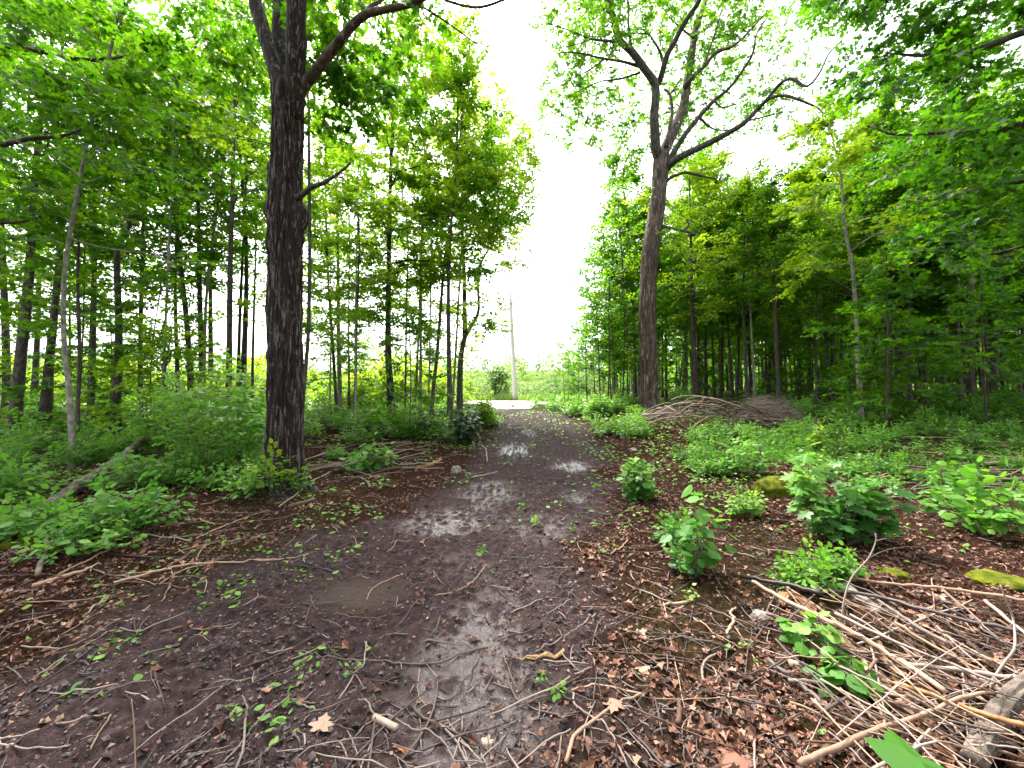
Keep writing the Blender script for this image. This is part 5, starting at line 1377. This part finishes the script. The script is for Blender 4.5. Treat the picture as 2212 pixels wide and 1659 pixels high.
ST_ = [
 ([(636, 1408), (703, 1421), (800, 1428), (903, 1434), (953, 1426), (986, 1413), (1020, 1403), (1056, 1394)], 3, 4.5, 'stick_grey', 'long grey branch with a dark tip lying over the shiny wet mud'),
 ([(733, 1516), (770, 1456), (786, 1439), (791, 1389)], 3.5, 2.5, 'stick_grey', 'kinked grey twig crossing the long grey branch'),
 ([(783, 1471), (853, 1474), (906, 1469)], 3, 2, 'stick_grey', 'straight thin stick below the long grey branch'),
 ([(630, 1521), (655, 1524), (680, 1524)], 4.5, 3.5, 'stick_tan', 'short pale stick, upper of a parallel pair in the mud'),
 ([(633, 1531), (655, 1534), (676, 1538)], 3.5, 3, 'stick_grey', 'short stick, lower of a parallel pair in the mud'),
 ([(890, 1519), (913, 1543), (950, 1566)], 6, 5, 'stick_grey', 'stout straight stick right of the pale cut log piece'),
 ([(776, 1519), (795, 1527), (808, 1545), (853, 1553), (893, 1576), (923, 1576), (953, 1596), (973, 1623), (983, 1639), (1020, 1640), (1050, 1643)], 4, 3, 'stick_grey', 'long winding grey branch beside the pale cut log piece'),
 ([(946, 1553), (976, 1579), (1000, 1616), (1010, 1640), (1022, 1665)], 4, 6, 'stick_grey', 'thick grey branch running down to the bottom edge', [([(966, 1543), (993, 1583), (1012, 1630)], 3, 2.5), ([(1000, 1600), (1040, 1595), (1085, 1627)], 3, 2)]),
 ([(936, 1506), (986, 1493), (1003, 1456), (1020, 1446)], 3, 2, 'stick_grey', 'zigzag grey twig below the big puddle sheen'),
 ([(906, 1440), (903, 1489), (920, 1519)], 2.5, 2, 'stick_grey', 'thin bent twig under the end of the long grey branch'),
 ([(623, 1226), (683, 1228), (736, 1239)], 3, 4, 'stick_dark', 'dark straight stick half sunk in the mud at mid left'),
 ([(553, 1218), (613, 1213), (650, 1205), (666, 1198)], 3, 2.5, 'stick_tan', 'pale twig at the left margin of the mud'),
 ([(793, 1293), (800, 1275), (816, 1263), (863, 1246)], 2, 2, 'stick_tan', 'thin hooked twig right of the brown silt puddle'),
 ([(940, 1285), (960, 1283), (1003, 1269), (1033, 1243), (1050, 1219)], 2.5, 2, 'stick_tan', 'thin curved twig in the mud below the small weeds'),
 ([(726, 1323), (766, 1336), (820, 1336), (863, 1331)], 2.2, 2, 'stick_tan', 'thin pale twig below the brown silt puddle'),
 ([(1223, 1650), (1235, 1610), (1249, 1589), (1293, 1559), (1339, 1533), (1386, 1514)], 9, 5, 'stick_tan', 'longest bent branch in the foreground reaching from the bottom edge', [([(1386, 1514), (1323, 1498), (1266, 1496), (1233, 1503)], 4.5, 4)]),
 ([(1239, 1506), (1243, 1533), (1289, 1563), (1319, 1593), (1340, 1625), (1356, 1660)], 4.5, 4, 'stick_grey', 'grey branch passing under the longest bent foreground branch'),
 ([(1173, 1433), (1266, 1443), (1319, 1469), (1373, 1496)], 3.5, 2.5, 'stick_grey', 'long thin branch below the golden splinter'),
 ([(1286, 1421), (1339, 1409), (1389, 1413)], 3, 2.5, 'stick_grey', 'thin stick right of the golden splinter'),
 ([(1116, 1655), (1173, 1603), (1233, 1573)], 3.5, 3, 'stick_grey', 'thin slanting stick left of the longest bent branch'),
 ([(1519, 1476), (1516, 1450), (1524, 1430), (1546, 1416)], 5.5, 4.5, 'stick_grey', 'bent grey stick upright among the red leaves'),
 ([(1569, 1379), (1579, 1360), (1586, 1343), (1578, 1334), (1590, 1325)], 6, 5, 'stick_tan', 'short hooked stick left of the pale stone'),
 ([(1466, 1516), (1468, 1545), (1464, 1572)], 8, 12, 'stick_tan', 'short pale strip of bark pointing at the viewer'),
 ([(1506, 1499), (1493, 1546), (1484, 1581)], 5, 4, 'stick_orange', 'reddish stick right of the pale strip of bark'),
 ([(1429, 1308), (1460, 1307), (1492, 1302)], 5, 8, 'stick_tan', 'pale split piece of wood behind the tiny sprig'),
 ([(1453, 1324), (1476, 1312)], 7, 5, 'stick_tan', 'small stub below the pale split piece of wood'),
 ([(1516, 1633), (1573, 1639), (1633, 1657)], 7, 6, 'stick_tan', 'pale stick along the bottom edge among big leaves'),
 ([(1319, 1203), (1340, 1190), (1356, 1174)], 2.5, 2.5, 'stick_tan', 'short pale twig left of the broad leaved seedling'),
 ([(1156, 1416), (1206, 1393), (1250, 1365), (1286, 1339)], 2.5, 2, 'stick_grey', 'long thin twig above the golden splinter'),
 ([(1183, 1330), (1215, 1313), (1233, 1301)], 2.5, 2, 'stick_grey', 'twig lying in the mud right of the big puddle sheen'),
 # left side
 ([(59, 1136), (77, 1152), (97, 1172), (103, 1193), (99, 1213), (86, 1233), (82, 1256)], 7, 10, 'stick_grey', 'crooked pale grey branch at the left margin'),
 ([(72, 1276), (135, 1256), (192, 1238), (214, 1224)], 9, 5, 'stick_tan', 'thick pale stick low at the left margin'),
 ([(124, 1256), (203, 1215), (251, 1193)], 4, 3, 'stick_tan', 'slim stick lying above the thick pale stick'),
 ([(247, 1266), (300, 1253), (360, 1237), (416, 1226), (480, 1223), (553, 1219), (610, 1212)], 6, 2.5, 'stick_tan', 'long forked pale branch on the dead leaves at the left', [([(360, 1237), (400, 1209), (443, 1184), (493, 1172)], 4.5, 2), ([(443, 1184), (430, 1205), (424, 1224)], 3, 2), ([(370, 1240), (372, 1262), (350, 1300)], 2.5, 2)]),
 ([(-10, 1608), (40, 1598), (83, 1588)], 5, 4, 'stick_grey', 'straight grey stick at the lower left edge'),
 ([(-10, 1612), (20, 1624), (93, 1623), (150, 1619)], 4.5, 3, 'stick_grey', 'bent grey stick below the straight one at the lower left edge'),
 ([(120, 1571), (183, 1553), (233, 1539)], 4.5, 3, 'stick_grey', 'curving twig in the mud at the lower left'),
 ([(193, 1640), (217, 1589), (240, 1553)], 3.5, 3, 'stick_tan', 'reddish twig slanting under the curving twig at the lower left'),
 ([(483, 1653), (533, 1599), (555, 1573)], 4, 3, 'stick_grey', 'slanting stick at the bottom edge left of the middle'),
 ([(75, 1463), (143, 1424)], 3.5, 3, 'stick_grey', 'pale thin stick on the mud at the far left'),
 ([(160, 1413), (233, 1379), (303, 1369), (400, 1330)], 3, 2, 'stick_grey', 'long thin twig crossing the mud at the left'),
 ([(347, 1369), (370, 1364), (393, 1359)], 7, 7, 'stick_tan', 'short thick stick in the mud at the left'),
 ([(650, 1003), (753, 968), (886, 960)], 5, 3, 'stick_grey', 'long grey stick behind the low bluish clump'),
 ([(663, 1016), (690, 1011), (730, 1003)], 8, 6, 'stick_tan', 'pale stout stick right of the old maple foot'),
 ([(603, 1103), (645, 1070), (686, 1036), (743, 1013)], 3.5, 2.5, 'stick_grey', 'thin branch leaning from the old maple foot to the right'),
 ([(623, 1100), (650, 1094), (680, 1086)], 10, 8, 'stick_tan', 'stout pale stick in the leaves right below the old maple'),
 ([(773, 1033), (790, 1040), (800, 1055)], 5, 4, 'stick_tan', 'short bent stick below the low bluish clump'),
 ([(1019, 1036), (1045, 1030), (1073, 1023)], 3.5, 2.5, 'stick_grey', 'thin stick at the left edge of the muddy path'),
 ([(1040, 962), (1050, 975), (1052, 1003)], 3.5, 2.5, 'stick_grey', 'bent twig at the foot of the dark glossy bush'),
 # right heap
 ([(1599, 1246), (1659, 1258), (1709, 1266), (1775, 1285)], 8, 10, 'stick_dark', 'dark smooth branch at the upper left of the branch heap'),
 ([(1626, 1263), (1660, 1281), (1735, 1323), (1792, 1353), (1846, 1379), (1906, 1416), (1959, 1446), (2042, 1503)], 7, 12, 'stick_tan', 'long tan pole running diagonally through the branch heap'),
 ([(1776, 1279), (1859, 1286), (1926, 1299), (1992, 1319), (2076, 1339), (2230, 1377)], 7, 8, 'stick_dark', 'long dark grey branch along the top of the branch heap'),
 ([(1839, 1256), (1926, 1261), (2042, 1271), (2230, 1304)], 5, 7, 'stick_tan', 'slim tan branch, topmost behind the branch heap'),
 ([(1880, 1290), (1906, 1303), (1946, 1333), (1992, 1363), (2059, 1399)], 5, 9, 'stick_grey', 'grey forked branch in the middle of the heap', [([(1946, 1333), (1925, 1360), (1920, 1395)], 6, 3), ([(1940, 1328), (1910, 1355), (1870, 1375)], 4, 2)]),
 ([(1919, 1439), (1959, 1438), (2026, 1446), (2092, 1456), (2230, 1480)], 9, 11, 'stick_grey', 'smooth grey pole lying level on the branch heap'),
 ([(1906, 1479), (1959, 1489), (2026, 1513), (2092, 1536), (2230, 1584)], 8, 11, 'stick_orange', 'orange brown barkless pole on the branch heap'),
 ([(1726, 1659), (1742, 1643), (1792, 1623), (1876, 1593), (1959, 1563), (2052, 1528), (2126, 1509), (2165, 1505)], 13, 6, 'stick_tan', 'tan branch rising rightwards at the bottom of the heap'),
 ([(1659, 1439), (1709, 1479), (1759, 1523), (1792, 1553), (1836, 1579), (1872, 1588)], 10, 14, 'stick_dark', 'dark barky branch at the lower left border of the heap'),
 ([(1859, 1523), (1866, 1483), (1880, 1455), (1892, 1433)], 8, 6, 'stick_tan', 'short pale bent stick standing in the heap'),
 ([(1899, 1400), (1935, 1480), (1975, 1600)], 10, 12, 'rotten', 'rotten brown branch under the level grey pole'),
 ([(1962, 1402), (2010, 1460), (2060, 1510)], 9, 10, 'stick_tan', 'pale stick between the level grey and orange poles'),
 ([(2065, 1456), (2110, 1480), (2160, 1510), (2230, 1540)], 10, 12, 'stick_grey', 'whitish branch below the level grey pole at the right'),
 # mid right heap
 ([(2029, 990), (2069, 976), (2130, 968), (2230, 962)], 5, 6, 'stick_tan', 'pale pole, upper one of the stick heap at the right edge'),
 ([(2082, 1016), (2159, 1003), (2230, 994)], 7, 8, 'stick_tan', 'thick pale pole in the stick heap at the right edge'),
 ([(1900, 1036), (1959, 1043), (2059, 1033), (2130, 1022)], 6, 7, 'stick_tan', 'pale pole reaching left out of the stick heap at the right edge'),
 ([(1905, 1052), (1990, 1055), (2100, 1050), (2230, 1035)], 5, 6, 'stick_grey', 'lowest grey pole of the stick heap at the right edge'),
]
for e in ST_:
    w_ = max(e[1], e[2])
    li = None
    if e[4].endswith('heap') and 'border' not in e[4] or 'branch heap' in e[4] and w_ > 6 and 'upper left' not in e[4] and 'behind' not in e[4]:
        li = list(np.linspace(.05, .13, len(e[0])))
    stick(e[0], e[1], e[2], e[3], e[4], extra=e[5] if len(e) > 5 else (), name='fallen_branch' if w_ >= 6 else 'fallen_stick', cat='branch' if w_ >= 6 else 'stick', lifts=li)

# golden splinter: a split, faceted piece of wood
def splinter(pts, w_, m, label, cat='wood piece'):
    mb = MB(); q = np.array([G(x, y) for x, y in pts])
    for k in range(5):
        s = smooth_line(q + rng.normal(0, .008, q.shape)*np.array([1, 1, .2]), 10)
        a, b_ = sorted(rng.uniform(-.1, 1.1, 2)); 
        a, b_ = max(0, min(a, .35)), min(1, max(b_, .65))
        s = smooth_line(np.array([s[0] + (s[-1]-s[0])*t for t in np.linspace(a, b_, 4)]) + rng.normal(0, .004, (4, 3)), 10)
        s[:, 2] = micro(s[:, 0], s[:, 1]) + w_*.5/FPX*s[:, 1]*(.3 + .3*rng.random())
        tubes(mb, s, np.linspace(.3, .9, 10)*w_*.33/FPX*s[:, 1]*(1+.3*rng.random()), 4)
    return tag(mb.build('wood_splinter', [M[m]], None, q[0]), label, cat)
splinter([(1100, 1430), (1189, 1426), (1272, 1415)], 13, 'stick_gold', 'splintered golden brown piece of wood lying across the mud')
splinter([(885, 1022), (920, 1022), (940, 1010), (955, 999)], 14, 'stick_orange', 'broken orange brown branch stub beside the path')
splinter([(848, 1621), (870, 1612), (890, 1620)], 13, 'stick_orange', 'small reddish broken wood chip at the bottom edge')

def log(pts, w0, w1, m, label, name='fallen_log', cat='log', lifts=None, rough=.05, furrow=.01, sides=40, rings=90, ends=None):
    k = len(pts); lf = lifts or [0]*k
    g_ = np.array([G(x, y, l) for (x, y), l in zip(pts, lf)])
    s = smooth_line(g_, 12)
    rad = np.linspace(w0, w1, 12)*.5/FPX*s[:, 1]
    s[:, 2] += rad*.6
    # relief follows the length instead of the height
    Pl = smooth_line(s, rings); Rl = np.interp(np.linspace(0, 1, rings), np.linspace(0, 1, 12), rad)
    T = norm(np.gradient(Pl, axis=0)); U = norm(np.cross(T, [[0, 0, 1.]])); W = np.cross(T, U)
    a = np.linspace(0, 2*np.pi, sides, endpoint=False)
    dl = np.concatenate([[0], np.cumsum(np.linalg.norm(np.diff(Pl, axis=0), axis=1))])
    A, Z = np.meshgrid(a, dl)
    RR = Rl[:, None]*(1 + rough*6*(fbm(np.cos(A)*1.5, np.sin(A)*1.5, Z*2.5, 3)-.5)) + furrow*(np.abs(fbm(np.cos(A)*5, np.sin(A)*5, Z*3, 3)-.5)*4 - .5)
    if ends:   # ragged ends
        RR = RR*np.clip(np.minimum(dl, dl[-1]-dl)[:, None]/ends*(.6+1.1*vnoise(np.cos(A)*4, np.sin(A)*4, Z*0)) + .02, .02, 1)
    V = Pl[:, None] + RR[..., None]*(np.cos(A)[..., None]*U[:, None] + np.sin(A)[..., None]*W[:, None])
    i = np.arange(rings-1)[:, None]*sides; j = np.arange(sides)[None]
    q = np.stack([i+j, i+(j+1) % sides, i+sides+(j+1) % sides, i+sides+j], -1).reshape(-1, 4)
    mb = MB(); mb.add(V.reshape(-1, 3), [q, np.stack([np.arange(sides)[::-1], np.arange(sides)+(rings-1)*sides])])
    return tag(mb.build(name, [M[m]], None, Pl[0]), label, cat)
log([(100, 1106), (147, 1072), (192, 1043), (226, 1021), (258, 1000), (300, 962), (350, 932)], 27, 7, 'bark_log', 'fallen pale mossy birch log slanting up through the left undergrowth', lifts=[.0, .05, .12, .18, .24, .34, .45])
log([(808, 1553), (830, 1565), (857, 1579)], 14, 15, 'rotten_pale', 'short pale cut log piece in the mud at the bottom', name='cut_log', sides=20, rings=20, furrow=.001, rough=.015)
log([(2105, 1655), (2145, 1580), (2172, 1535), (2240, 1480)], 38, 38, 'bark_log', 'thick grey barked log at the lower right corner of the heap', lifts=[.04, .06, .09, .14])
log([(1738, 1408), (1790, 1465), (1835, 1520), (1895, 1580)], 40, 46, 'rotten', 'dark rotting log beneath the sticks of the heap', ends=.08, furrow=.02)
log([(1752, 1375), (1800, 1395), (1850, 1425), (1880, 1450)], 38, 24, 'rotten', 'orange brown rotten slab of wood in the heap', ends=.08, furrow=.02)
log([(1690, 1318), (1700, 1300), (1735, 1310), (1765, 1345)], 22, 26, 'rotten', 'jagged rotten root end at the upper left of the heap', ends=.10, furrow=.02)
log([(1825, 1270), (1860, 1297), (1905, 1330)], 18, 18, 'bark_pale', 'short weathered log behind the dark grey branch of the heap', sides=24, rings=30)
log([(1955, 1530), (2010, 1600), (2060, 1665)], 34, 40, 'rotten', 'crumbling brown log at the bottom of the heap', ends=.05, furrow=.02)
log([(1980, 1610), (2040, 1625), (2105, 1652)], 16, 14, 'stick_dark', 'pitted dark grey branch at the very bottom of the heap', sides=18, rings=24)
log([(1705, 1440), (1715, 1441), (1733, 1443)], 17, 17, 'rotten_pale', 'small whitish cut block left of the four leaved seedling', name='cut_block', cat='wood block', sides=16, rings=12, furrow=.001, rough=.02)
log([(-20, 1195), (40, 1180), (120, 1160)], 20, 14, 'moss', 'old mossy log under the leaves at the left edge', furrow=.006)

# thin sticks heaped in the right corner
heap_lab = 'thin bare stick in the heap of cut branches at the lower right'
k = 0
while k < 190:
    px, py = rng.uniform(1690, 2230), rng.uniform(1265, 1660)
    if py > 1290 + (px-1690)*2.4 or py < 1285 + (px-1900)*.22: continue
    a = R(rng.choice([rng.normal(32, 10), rng.normal(20, 8), rng.normal(-30, 18), rng.normal(70, 20)], p=[.55, .28, .11, .06]))
    L_ = rng.uniform(110, 400)
    bend = rng.normal(0, 24)
    q = [(px + math.cos(a)*L_*t + rng.normal(0, 1.2), py + math.sin(a)*L_*t*.9 + (t*t)*bend) for t in np.linspace(-.5, .5, 5)]
    if min(v[1] for v in q) < 1235 or min(v[0] for v in q) < 1640: continue
    l0 = rng.uniform(0, .13)
    w_ = rng.choice([1.8, 2.6, 4.0, 6.5], p=[.30, .33, .25, .12])
    stick(q, w_*1.2, w_*.7, str(rng.choice(['stick_grey', 'stick_tan', 'stick_dark'], p=[.34, .44, .22])), heap_lab, 'thin sticks of the right branch heap', sides=5, n=10, lifts=list(l0 + np.linspace(0, rng.normal(0, .06), 5)))
    k += 1
k = 0
while k < 42:
    px, py = rng.uniform(1900, 2220), rng.uniform(945, 1075)
    a = R(rng.normal(-7, 9)); L_ = rng.uniform(60, 260)
    q = [(px + math.cos(a)*L_*t, py + math.sin(a)*L_*t + rng.normal(0, 1.2)) for t in np.linspace(-.5, .5, 5)]
    if min(v[1] for v in q) < 925: continue
    stick(q, 3.2, 1.8, str(rng.choice(['stick_grey', 'stick_tan'])), 'thin stick in the low stick heap at the right edge', 'sticks of the heap at the right edge', sides=5, n=9, lifts=list(rng.uniform(0, .12) + np.linspace(0, rng.normal(0, .05), 5)))
    k += 1
k = 0
while k < 30:
    px, py = rng.uniform(640, 930), rng.uniform(958, 1030)
    a = R(rng.normal(-8, 12)); L_ = rng.uniform(60, 220)
    q = [(px + math.cos(a)*L_*t, py + math.sin(a)*L_*t*.8 + rng.normal(0, 1.2)) for t in np.linspace(-.5, .5, 5)]
    if max(v[1] for v in q) > 1045 or min(v[0] for v in q) < 640: continue
    stick(q, 3.0, 1.8, str(rng.choice(['stick_grey', 'stick_tan', 'stick_dark'])), 'thin stick in the low row of cut sticks right of the old maple', 'row of cut sticks by the old maple', sides=5, n=9, lifts=list(rng.uniform(0, .08) + np.linspace(0, rng.normal(0, .04), 5)))
    k += 1
# loose sticks on the dead leaves
for (x0, x1, y0, y1, n_, lab, gr, am, asd) in [(0, 700, 1060, 1330, 46, 'thin stick lying on the dead leaves left of the mud', 'loose sticks left of the mud', -14, 14), (1330, 1720, 1090, 1650, 44, 'thin stick lying on the dead leaves right of the mud', 'loose sticks right of the mud', 10, 50)]:
    k = 0
    while k < n_:
        px, py = rng.uniform(x0, x1), rng.uniform(y0, y1)
        g_ = G(px, py)
        if pathmask(g_[:1], g_[1:2])[0] > .5: continue
        a = R(rng.normal(am, asd)); L_ = rng.uniform(50, 200)*(py-844)/300
        q = [(px + math.cos(a)*L_*t, py + math.sin(a)*L_*t*.7 + (t*t)*rng.normal(0, 20)) for t in np.linspace(-.5, .5, 5)]
        if min(v[1] for v in q) < 1040: continue
        w_ = rng.uniform(1.8, 4)
        stick(q, w_, w_*.6, str(rng.choice(['stick_grey', 'stick_tan', 'stick_dark'])), lab, gr, sides=5, n=10)
        k += 1
# upright bare twigs
def twig(pts, base_px, w_, label, branches=(), m='stick_grey'):
    g_ = spot(*base_px); Yb = g_[1]
    q = np.array([g_] + [P(x, y, Yb + dy) for x, y, dy in pts])
    mb = MB(); s = smooth_line(q, 20); tubes(mb, s, np.linspace(w_, w_*.5, 20)*.5/FPX*Yb, 6)
    for br in branches:
        s = smooth_line(np.array([P(x, y, Yb + dy) for x, y, dy in br]), 12); tubes(mb, s, np.linspace(w_*.55, w_*.3, 12)*.5/FPX*Yb, 5)
    tag(mb.build('bare_twig', [M[m]], None, g_), label, 'twig')
twig([(1822, 1306, 0), (1839, 1249, .02), (1876, 1206, 0), (1892, 1169, 0), (1891, 1152, 0)], (1819, 1373), 4.5, 'forked bare twig standing upright out of the branch heap', [[(1876, 1206, 0), (1905, 1192, .1), (1942, 1183, .15), (2026, 1178, .2)], [(1892, 1169, 0), (1905, 1165, 0), (1916, 1163, 0)]])
twig([(2152, 1459, 0), (2176, 1423, 0), (2192, 1399, 0), (2189, 1339, .1), (2172, 1293, .1), (2162, 1264, .1)], (2132, 1503), 6, 'crooked bare twig rising at the right edge of the heap', [[(2192, 1399, 0), (2215, 1385, 0), (2235, 1360, 0)]])
twig([(290, 1573, .02), (284, 1510, .04)], (293, 1668), 3.5, 'thin cut stem sticking up from the mud at the bottom left', m='stick_tan')

# the brush pile beside the forked maple
c0 = G(1530, 922); print('brush pile', c0)
cx, cy = c0[0], c0[1] + .5
hw = 190/FPX*cy
zb = gz(cx, cy)
for k in range(125):
    t = rng.uniform(-1, 1)
    lvl = (1 - t*t)*rng.random()**.6*.85
    L_ = rng.uniform(.9, 2.2)
    p = np.array([cx + t*hw*.8, cy + rng.normal(0, .45) - .35*(1-lvl), zb + .06 + lvl*.95])
    a = rng.normal(0, .5) if rng.random() < .75 else rng.uniform(-1.5, 1.5)
    if rng.random() < .5: a += math.pi
    dv = np.array([math.cos(a), math.sin(a)*.7, -.42*np.sign(t)*math.cos(a)*abs(t) + rng.normal(0, .10)])
    s = np.array([p + dv*L_*u + np.array([0, 0, -.12*L_*(u*2)**2]) + rng.normal(0, .025, 3) for u in np.linspace(-.5, .5, 6)])
    s = smooth_line(s, 10); s[:, 2] = np.maximum(s[:, 2], ground(s[:, 0], s[:, 1]) + .02)
    mb = MB(); r_ = rng.choice([.008, .013, .022], p=[.45, .4, .15]); tubes(mb, s, np.linspace(r_, r_*.6, 10), 5)
    tag(mb.build('cut_branch', [M[str(rng.choice(['stick_grey', 'stick_tan', 'stick_dark'], p=[.42, .28, .3]))]], None, p), 'cut branch in the brush pile beside the big forked maple', 'branch', 'branches of the brush pile')
for (q, w0, lab) in [([(1386, 897), (1450, 893), (1519, 901)], 5, 'long pale branch across the front of the brush pile'), ([(1536, 860), (1567, 868), (1609, 883)], 4, 'pale curved branch on the top right of the brush pile'),
                     ([(1392, 912), (1425, 918), (1448, 928)], 4, 'pale branch at the lower left foot of the brush pile'), ([(1420, 905), (1455, 925), (1478, 948)], 4, 'pale branch sloping out of the front of the brush pile'), ([(1455, 905), (1490, 930), (1512, 938)], 3.5, 'crooked pale branch right of the sloping one in the brush pile')]:
    mb = MB(); pp = np.array([P(x, y, cy - .75) for x, y in q]); s = smooth_line(pp, 14); s[:, 2] = np.maximum(s[:, 2], ground(s[:, 0], s[:, 1]) + .03)
    tubes(mb, s, np.linspace(w0, w0*.7, 14)*.5/FPX*cy, 6); tag(mb.build('cut_branch', [M['rotten_pale']], None, s[0]), lab, 'branch')
# fine grey brushwood at its right end, too many twigs to count
mb = MB()
n = 900
px = rng.normal(1660, 45, n); dd = cy + rng.normal(.2, .5, n)
x = (px-1106)/FPX*dd
zz = ground(x, dd) + rng.random(n)*.85*np.exp(-((px-1650)/70)**2)
a = rng.uniform(-.9, .9, n) + (rng.random(n) < .5)*math.pi
L_ = rng.uniform(.25, .9, n)
t = np.linspace(-.5, .5, 5)
s = np.stack([x[:, None] + np.cos(a)[:, None]*L_[:, None]*t, dd[:, None] + np.sin(a)[:, None]*L_[:, None]*t, zz[:, None] + rng.normal(.15, .35, n)[:, None]*L_[:, None]*t - .25*L_[:, None]*t**2], -1) + rng.normal(0, .015, (n, 5, 3))
tubes(mb, s, np.tile(np.array([1, .9, .8, .6, .4])*.0045, (n, 1)), 4)
tag(mb.build('brushwood', [M['stick_grey']]), 'tangle of fine grey twigs at the right end of the brush pile', 'brushwood', kind='stuff')

# ------------------------------------------------------------------ stones, stump
def rock(px, py, w_, h_, m, label, name='rock', cat='rock', moss=None, seed=0):
    g_ = spot(px, py); Yc = g_[1]
    rx = w_*.5/FPX*Yc; rz = h_/FPX*Yc
    nu, nv = 40, 24
    u = np.linspace(0, 2*np.pi, nu, endpoint=False); v = np.linspace(0, math.pi, nv)
    Ug, Vg = np.meshgrid(u, v)
    d = np.stack([np.cos(Ug)*np.sin(Vg), np.sin(Ug)*np.sin(Vg), np.cos(Vg)], -1)
    f = 1 + .7*(fbm(d[..., 0]*1.4+seed, d[..., 1]*1.4, d[..., 2]*1.4, 3)-.5) + .18*(fbm(d[..., 0]*6+seed, d[..., 1]*6, d[..., 2]*6, 3)-.5)
    Vt = d*f[..., None]*np.array([rx, rx*.8, rz]); Vt[..., 2] = np.sign(Vt[..., 2])*np.abs(Vt[..., 2]/rz)**.75*rz
    i = np.arange(nv-1)[:, None]*nu; j = np.arange(nu)[None]
    q = np.stack([i+j, i+nu+j, i+nu+(j+1) % nu, i+(j+1) % nu], -1).reshape(-1, 4)
    mb = MB(); mb.add(Vt.reshape(-1, 3) + g_, [q])
    return tag(mb.build(name, [M[m]], None, g_), label, cat)
rock(1678, 1066, 92, 36, 'moss', 'large mossy boulder beside the dark maple sapling', 'boulder', 'boulder', seed=1)
rock(2165, 1258, 110, 16, 'moss', 'flat stone covered in yellow moss at the right edge', seed=2)
rock(1930, 1245, 70, 18, 'moss', 'low mossy stone behind the branch heap', seed=3)
rock(1478, 1215, 34, 16, 'moss', 'small mossy lump under the broad leaved seedling', seed=4)
rock(1600, 1112, 44, 12, 'moss', 'bright mossy patch of stone right of the broad leaved seedling', seed=14)
rock(1642, 1336, 40, 20, 'rock', 'pale grey stone by the jagged root end', 'stone', 'stone', seed=5)
rock(1352, 948, 30, 10, 'rock', 'pale flat stone by the bushy maple seedling', 'stone', 'stone', seed=6)
rock(1368, 972, 18, 6, 'rock', 'small pale stone below the flat one', 'stone', 'stone', seed=7)
rock(1222, 884, 26, 15, 'rock_dark', 'dark wet rock at the right of the path', seed=8)
rock(1256, 880, 20, 12, 'rock_dark', 'dark rock half hidden by leaves right of the first', seed=9)
rock(985, 1018, 22, 14, 'rock', 'pale stone under the weeds left of the path', 'stone', 'stone', seed=10)
rock(948, 1122, 12, 8, 'rock_dark', 'small stone with a weed in the bright puddle', 'stone', 'stone', seed=11)
def stump():
    g_ = spot(1634, 1022); Yc = g_[1]
    r_ = 11/FPX*Yc; h = 56/FPX*Yc
    t = thing('stump', g_, 'thin cut stump with weathered pale bark among the seedlings', 'stump')
    V, F = displace_trunk([g_ + [0, 0, -.05], g_ + [0, 0, h*.5], g_ + [-.01, 0, h]], [r_*1.25, r_, r_*.95], 50, 60, .008, 5, flare=(4, .1, .3), seed=4.)
    mb = MB(); mb.add(V, F); mb.build('bark', [M['bark_grey']], t, g_)
    mb = MB(); tubes(mb, np.array([g_ + [-.01, 0, h-.01], g_ + [-.01, 0, h+.006]]), np.array([r_*.9, r_*.86]), 30); mb.build('cut_face', [M['stick_grey']], t, g_)
stump()
# single fallen leaves one can point at
for (px, py, s_, m, lab) in [(690, 1592, 46, 'pale_leaf', 'pink brown maple leaf lying flat in the mud'), (1042, 1584, 32, 'pale_leaf', 'small pale yellow maple leaf among the grey sticks'), (1392, 1372, 46, 'pale_leaf', 'large pale tan maple leaf right of the golden splinter'),
                             (1600, 1635, 70, 'litter', 'big pinkish curled leaf at the bottom edge'), (1330, 1530, 40, 'litter', 'brown oak like leaf inside the longest bent branch'), (1375, 1445, 42, 'pale_leaf', 'pale curled leaf below the large tan one'), (2020, 1286, 34, 'pale_leaf', 'tan maple leaf behind the dark grey branch of the heap'), (250, 1350, 40, 'pale_leaf', 'crumpled pale leaf on the mud at the left')]:
    g_ = spot(px, py); g_[2] += .018
    mb = MB(); a = rng.random()*6.28
    leaves(mb, T_MAPLE, g_[None], np.array([[math.cos(a), math.sin(a), .08]]), np.array([[rng.normal(0, .2), rng.normal(0, .2), 1.]]), np.array([s_/FPX*g_[1]]), 0, np.array([.75]))
    tubes(mb, np.array([g_, g_ - np.array([math.cos(a), math.sin(a), 0])*s_*.4/FPX*g_[1] + [0, 0, .004]]), np.array([.0012, .0008]), 4, rnd=.75*np.ones(8))
    tag(mb.build('fallen_leaf', [M[m]], None, g_, smooth=False), lab, 'leaf')
# tuft of grass in the right undergrowth
mb = MB()
n = 2600
px, py = rng.normal(1690, 40, n), rng.uniform(945, 1000, n)
q = np.array([G(a, b_) for a, b_ in zip(px[:160], py[:160])])
ix = rng.integers(160, size=n); b = q[ix] + rng.normal(0, .06, (n, 3))*np.array([1, 1, 0])
b[:, 2] = ground(b[:, 0], b[:, 1])
leaves(mb, (np.array([(0, -.03, 0), (.6, -.025, -.06), (1, 0, -.28), (.6, .025, -.06), (0, .03, 0)]), [np.array([[0, 1, 2, 3, 4]])]), b, np.stack([rng.normal(0, .4, n), rng.normal(0, .4, n), np.ones(n)], -1), rng.normal(size=(n, 3)), rng.uniform(.12, .32, n), 0, rng.random(n))
tag(mb.build('grass_patch', [M['grass']], smooth=False), 'soft patch of fine green grass behind the yellow green sapling', 'grass', kind='stuff')
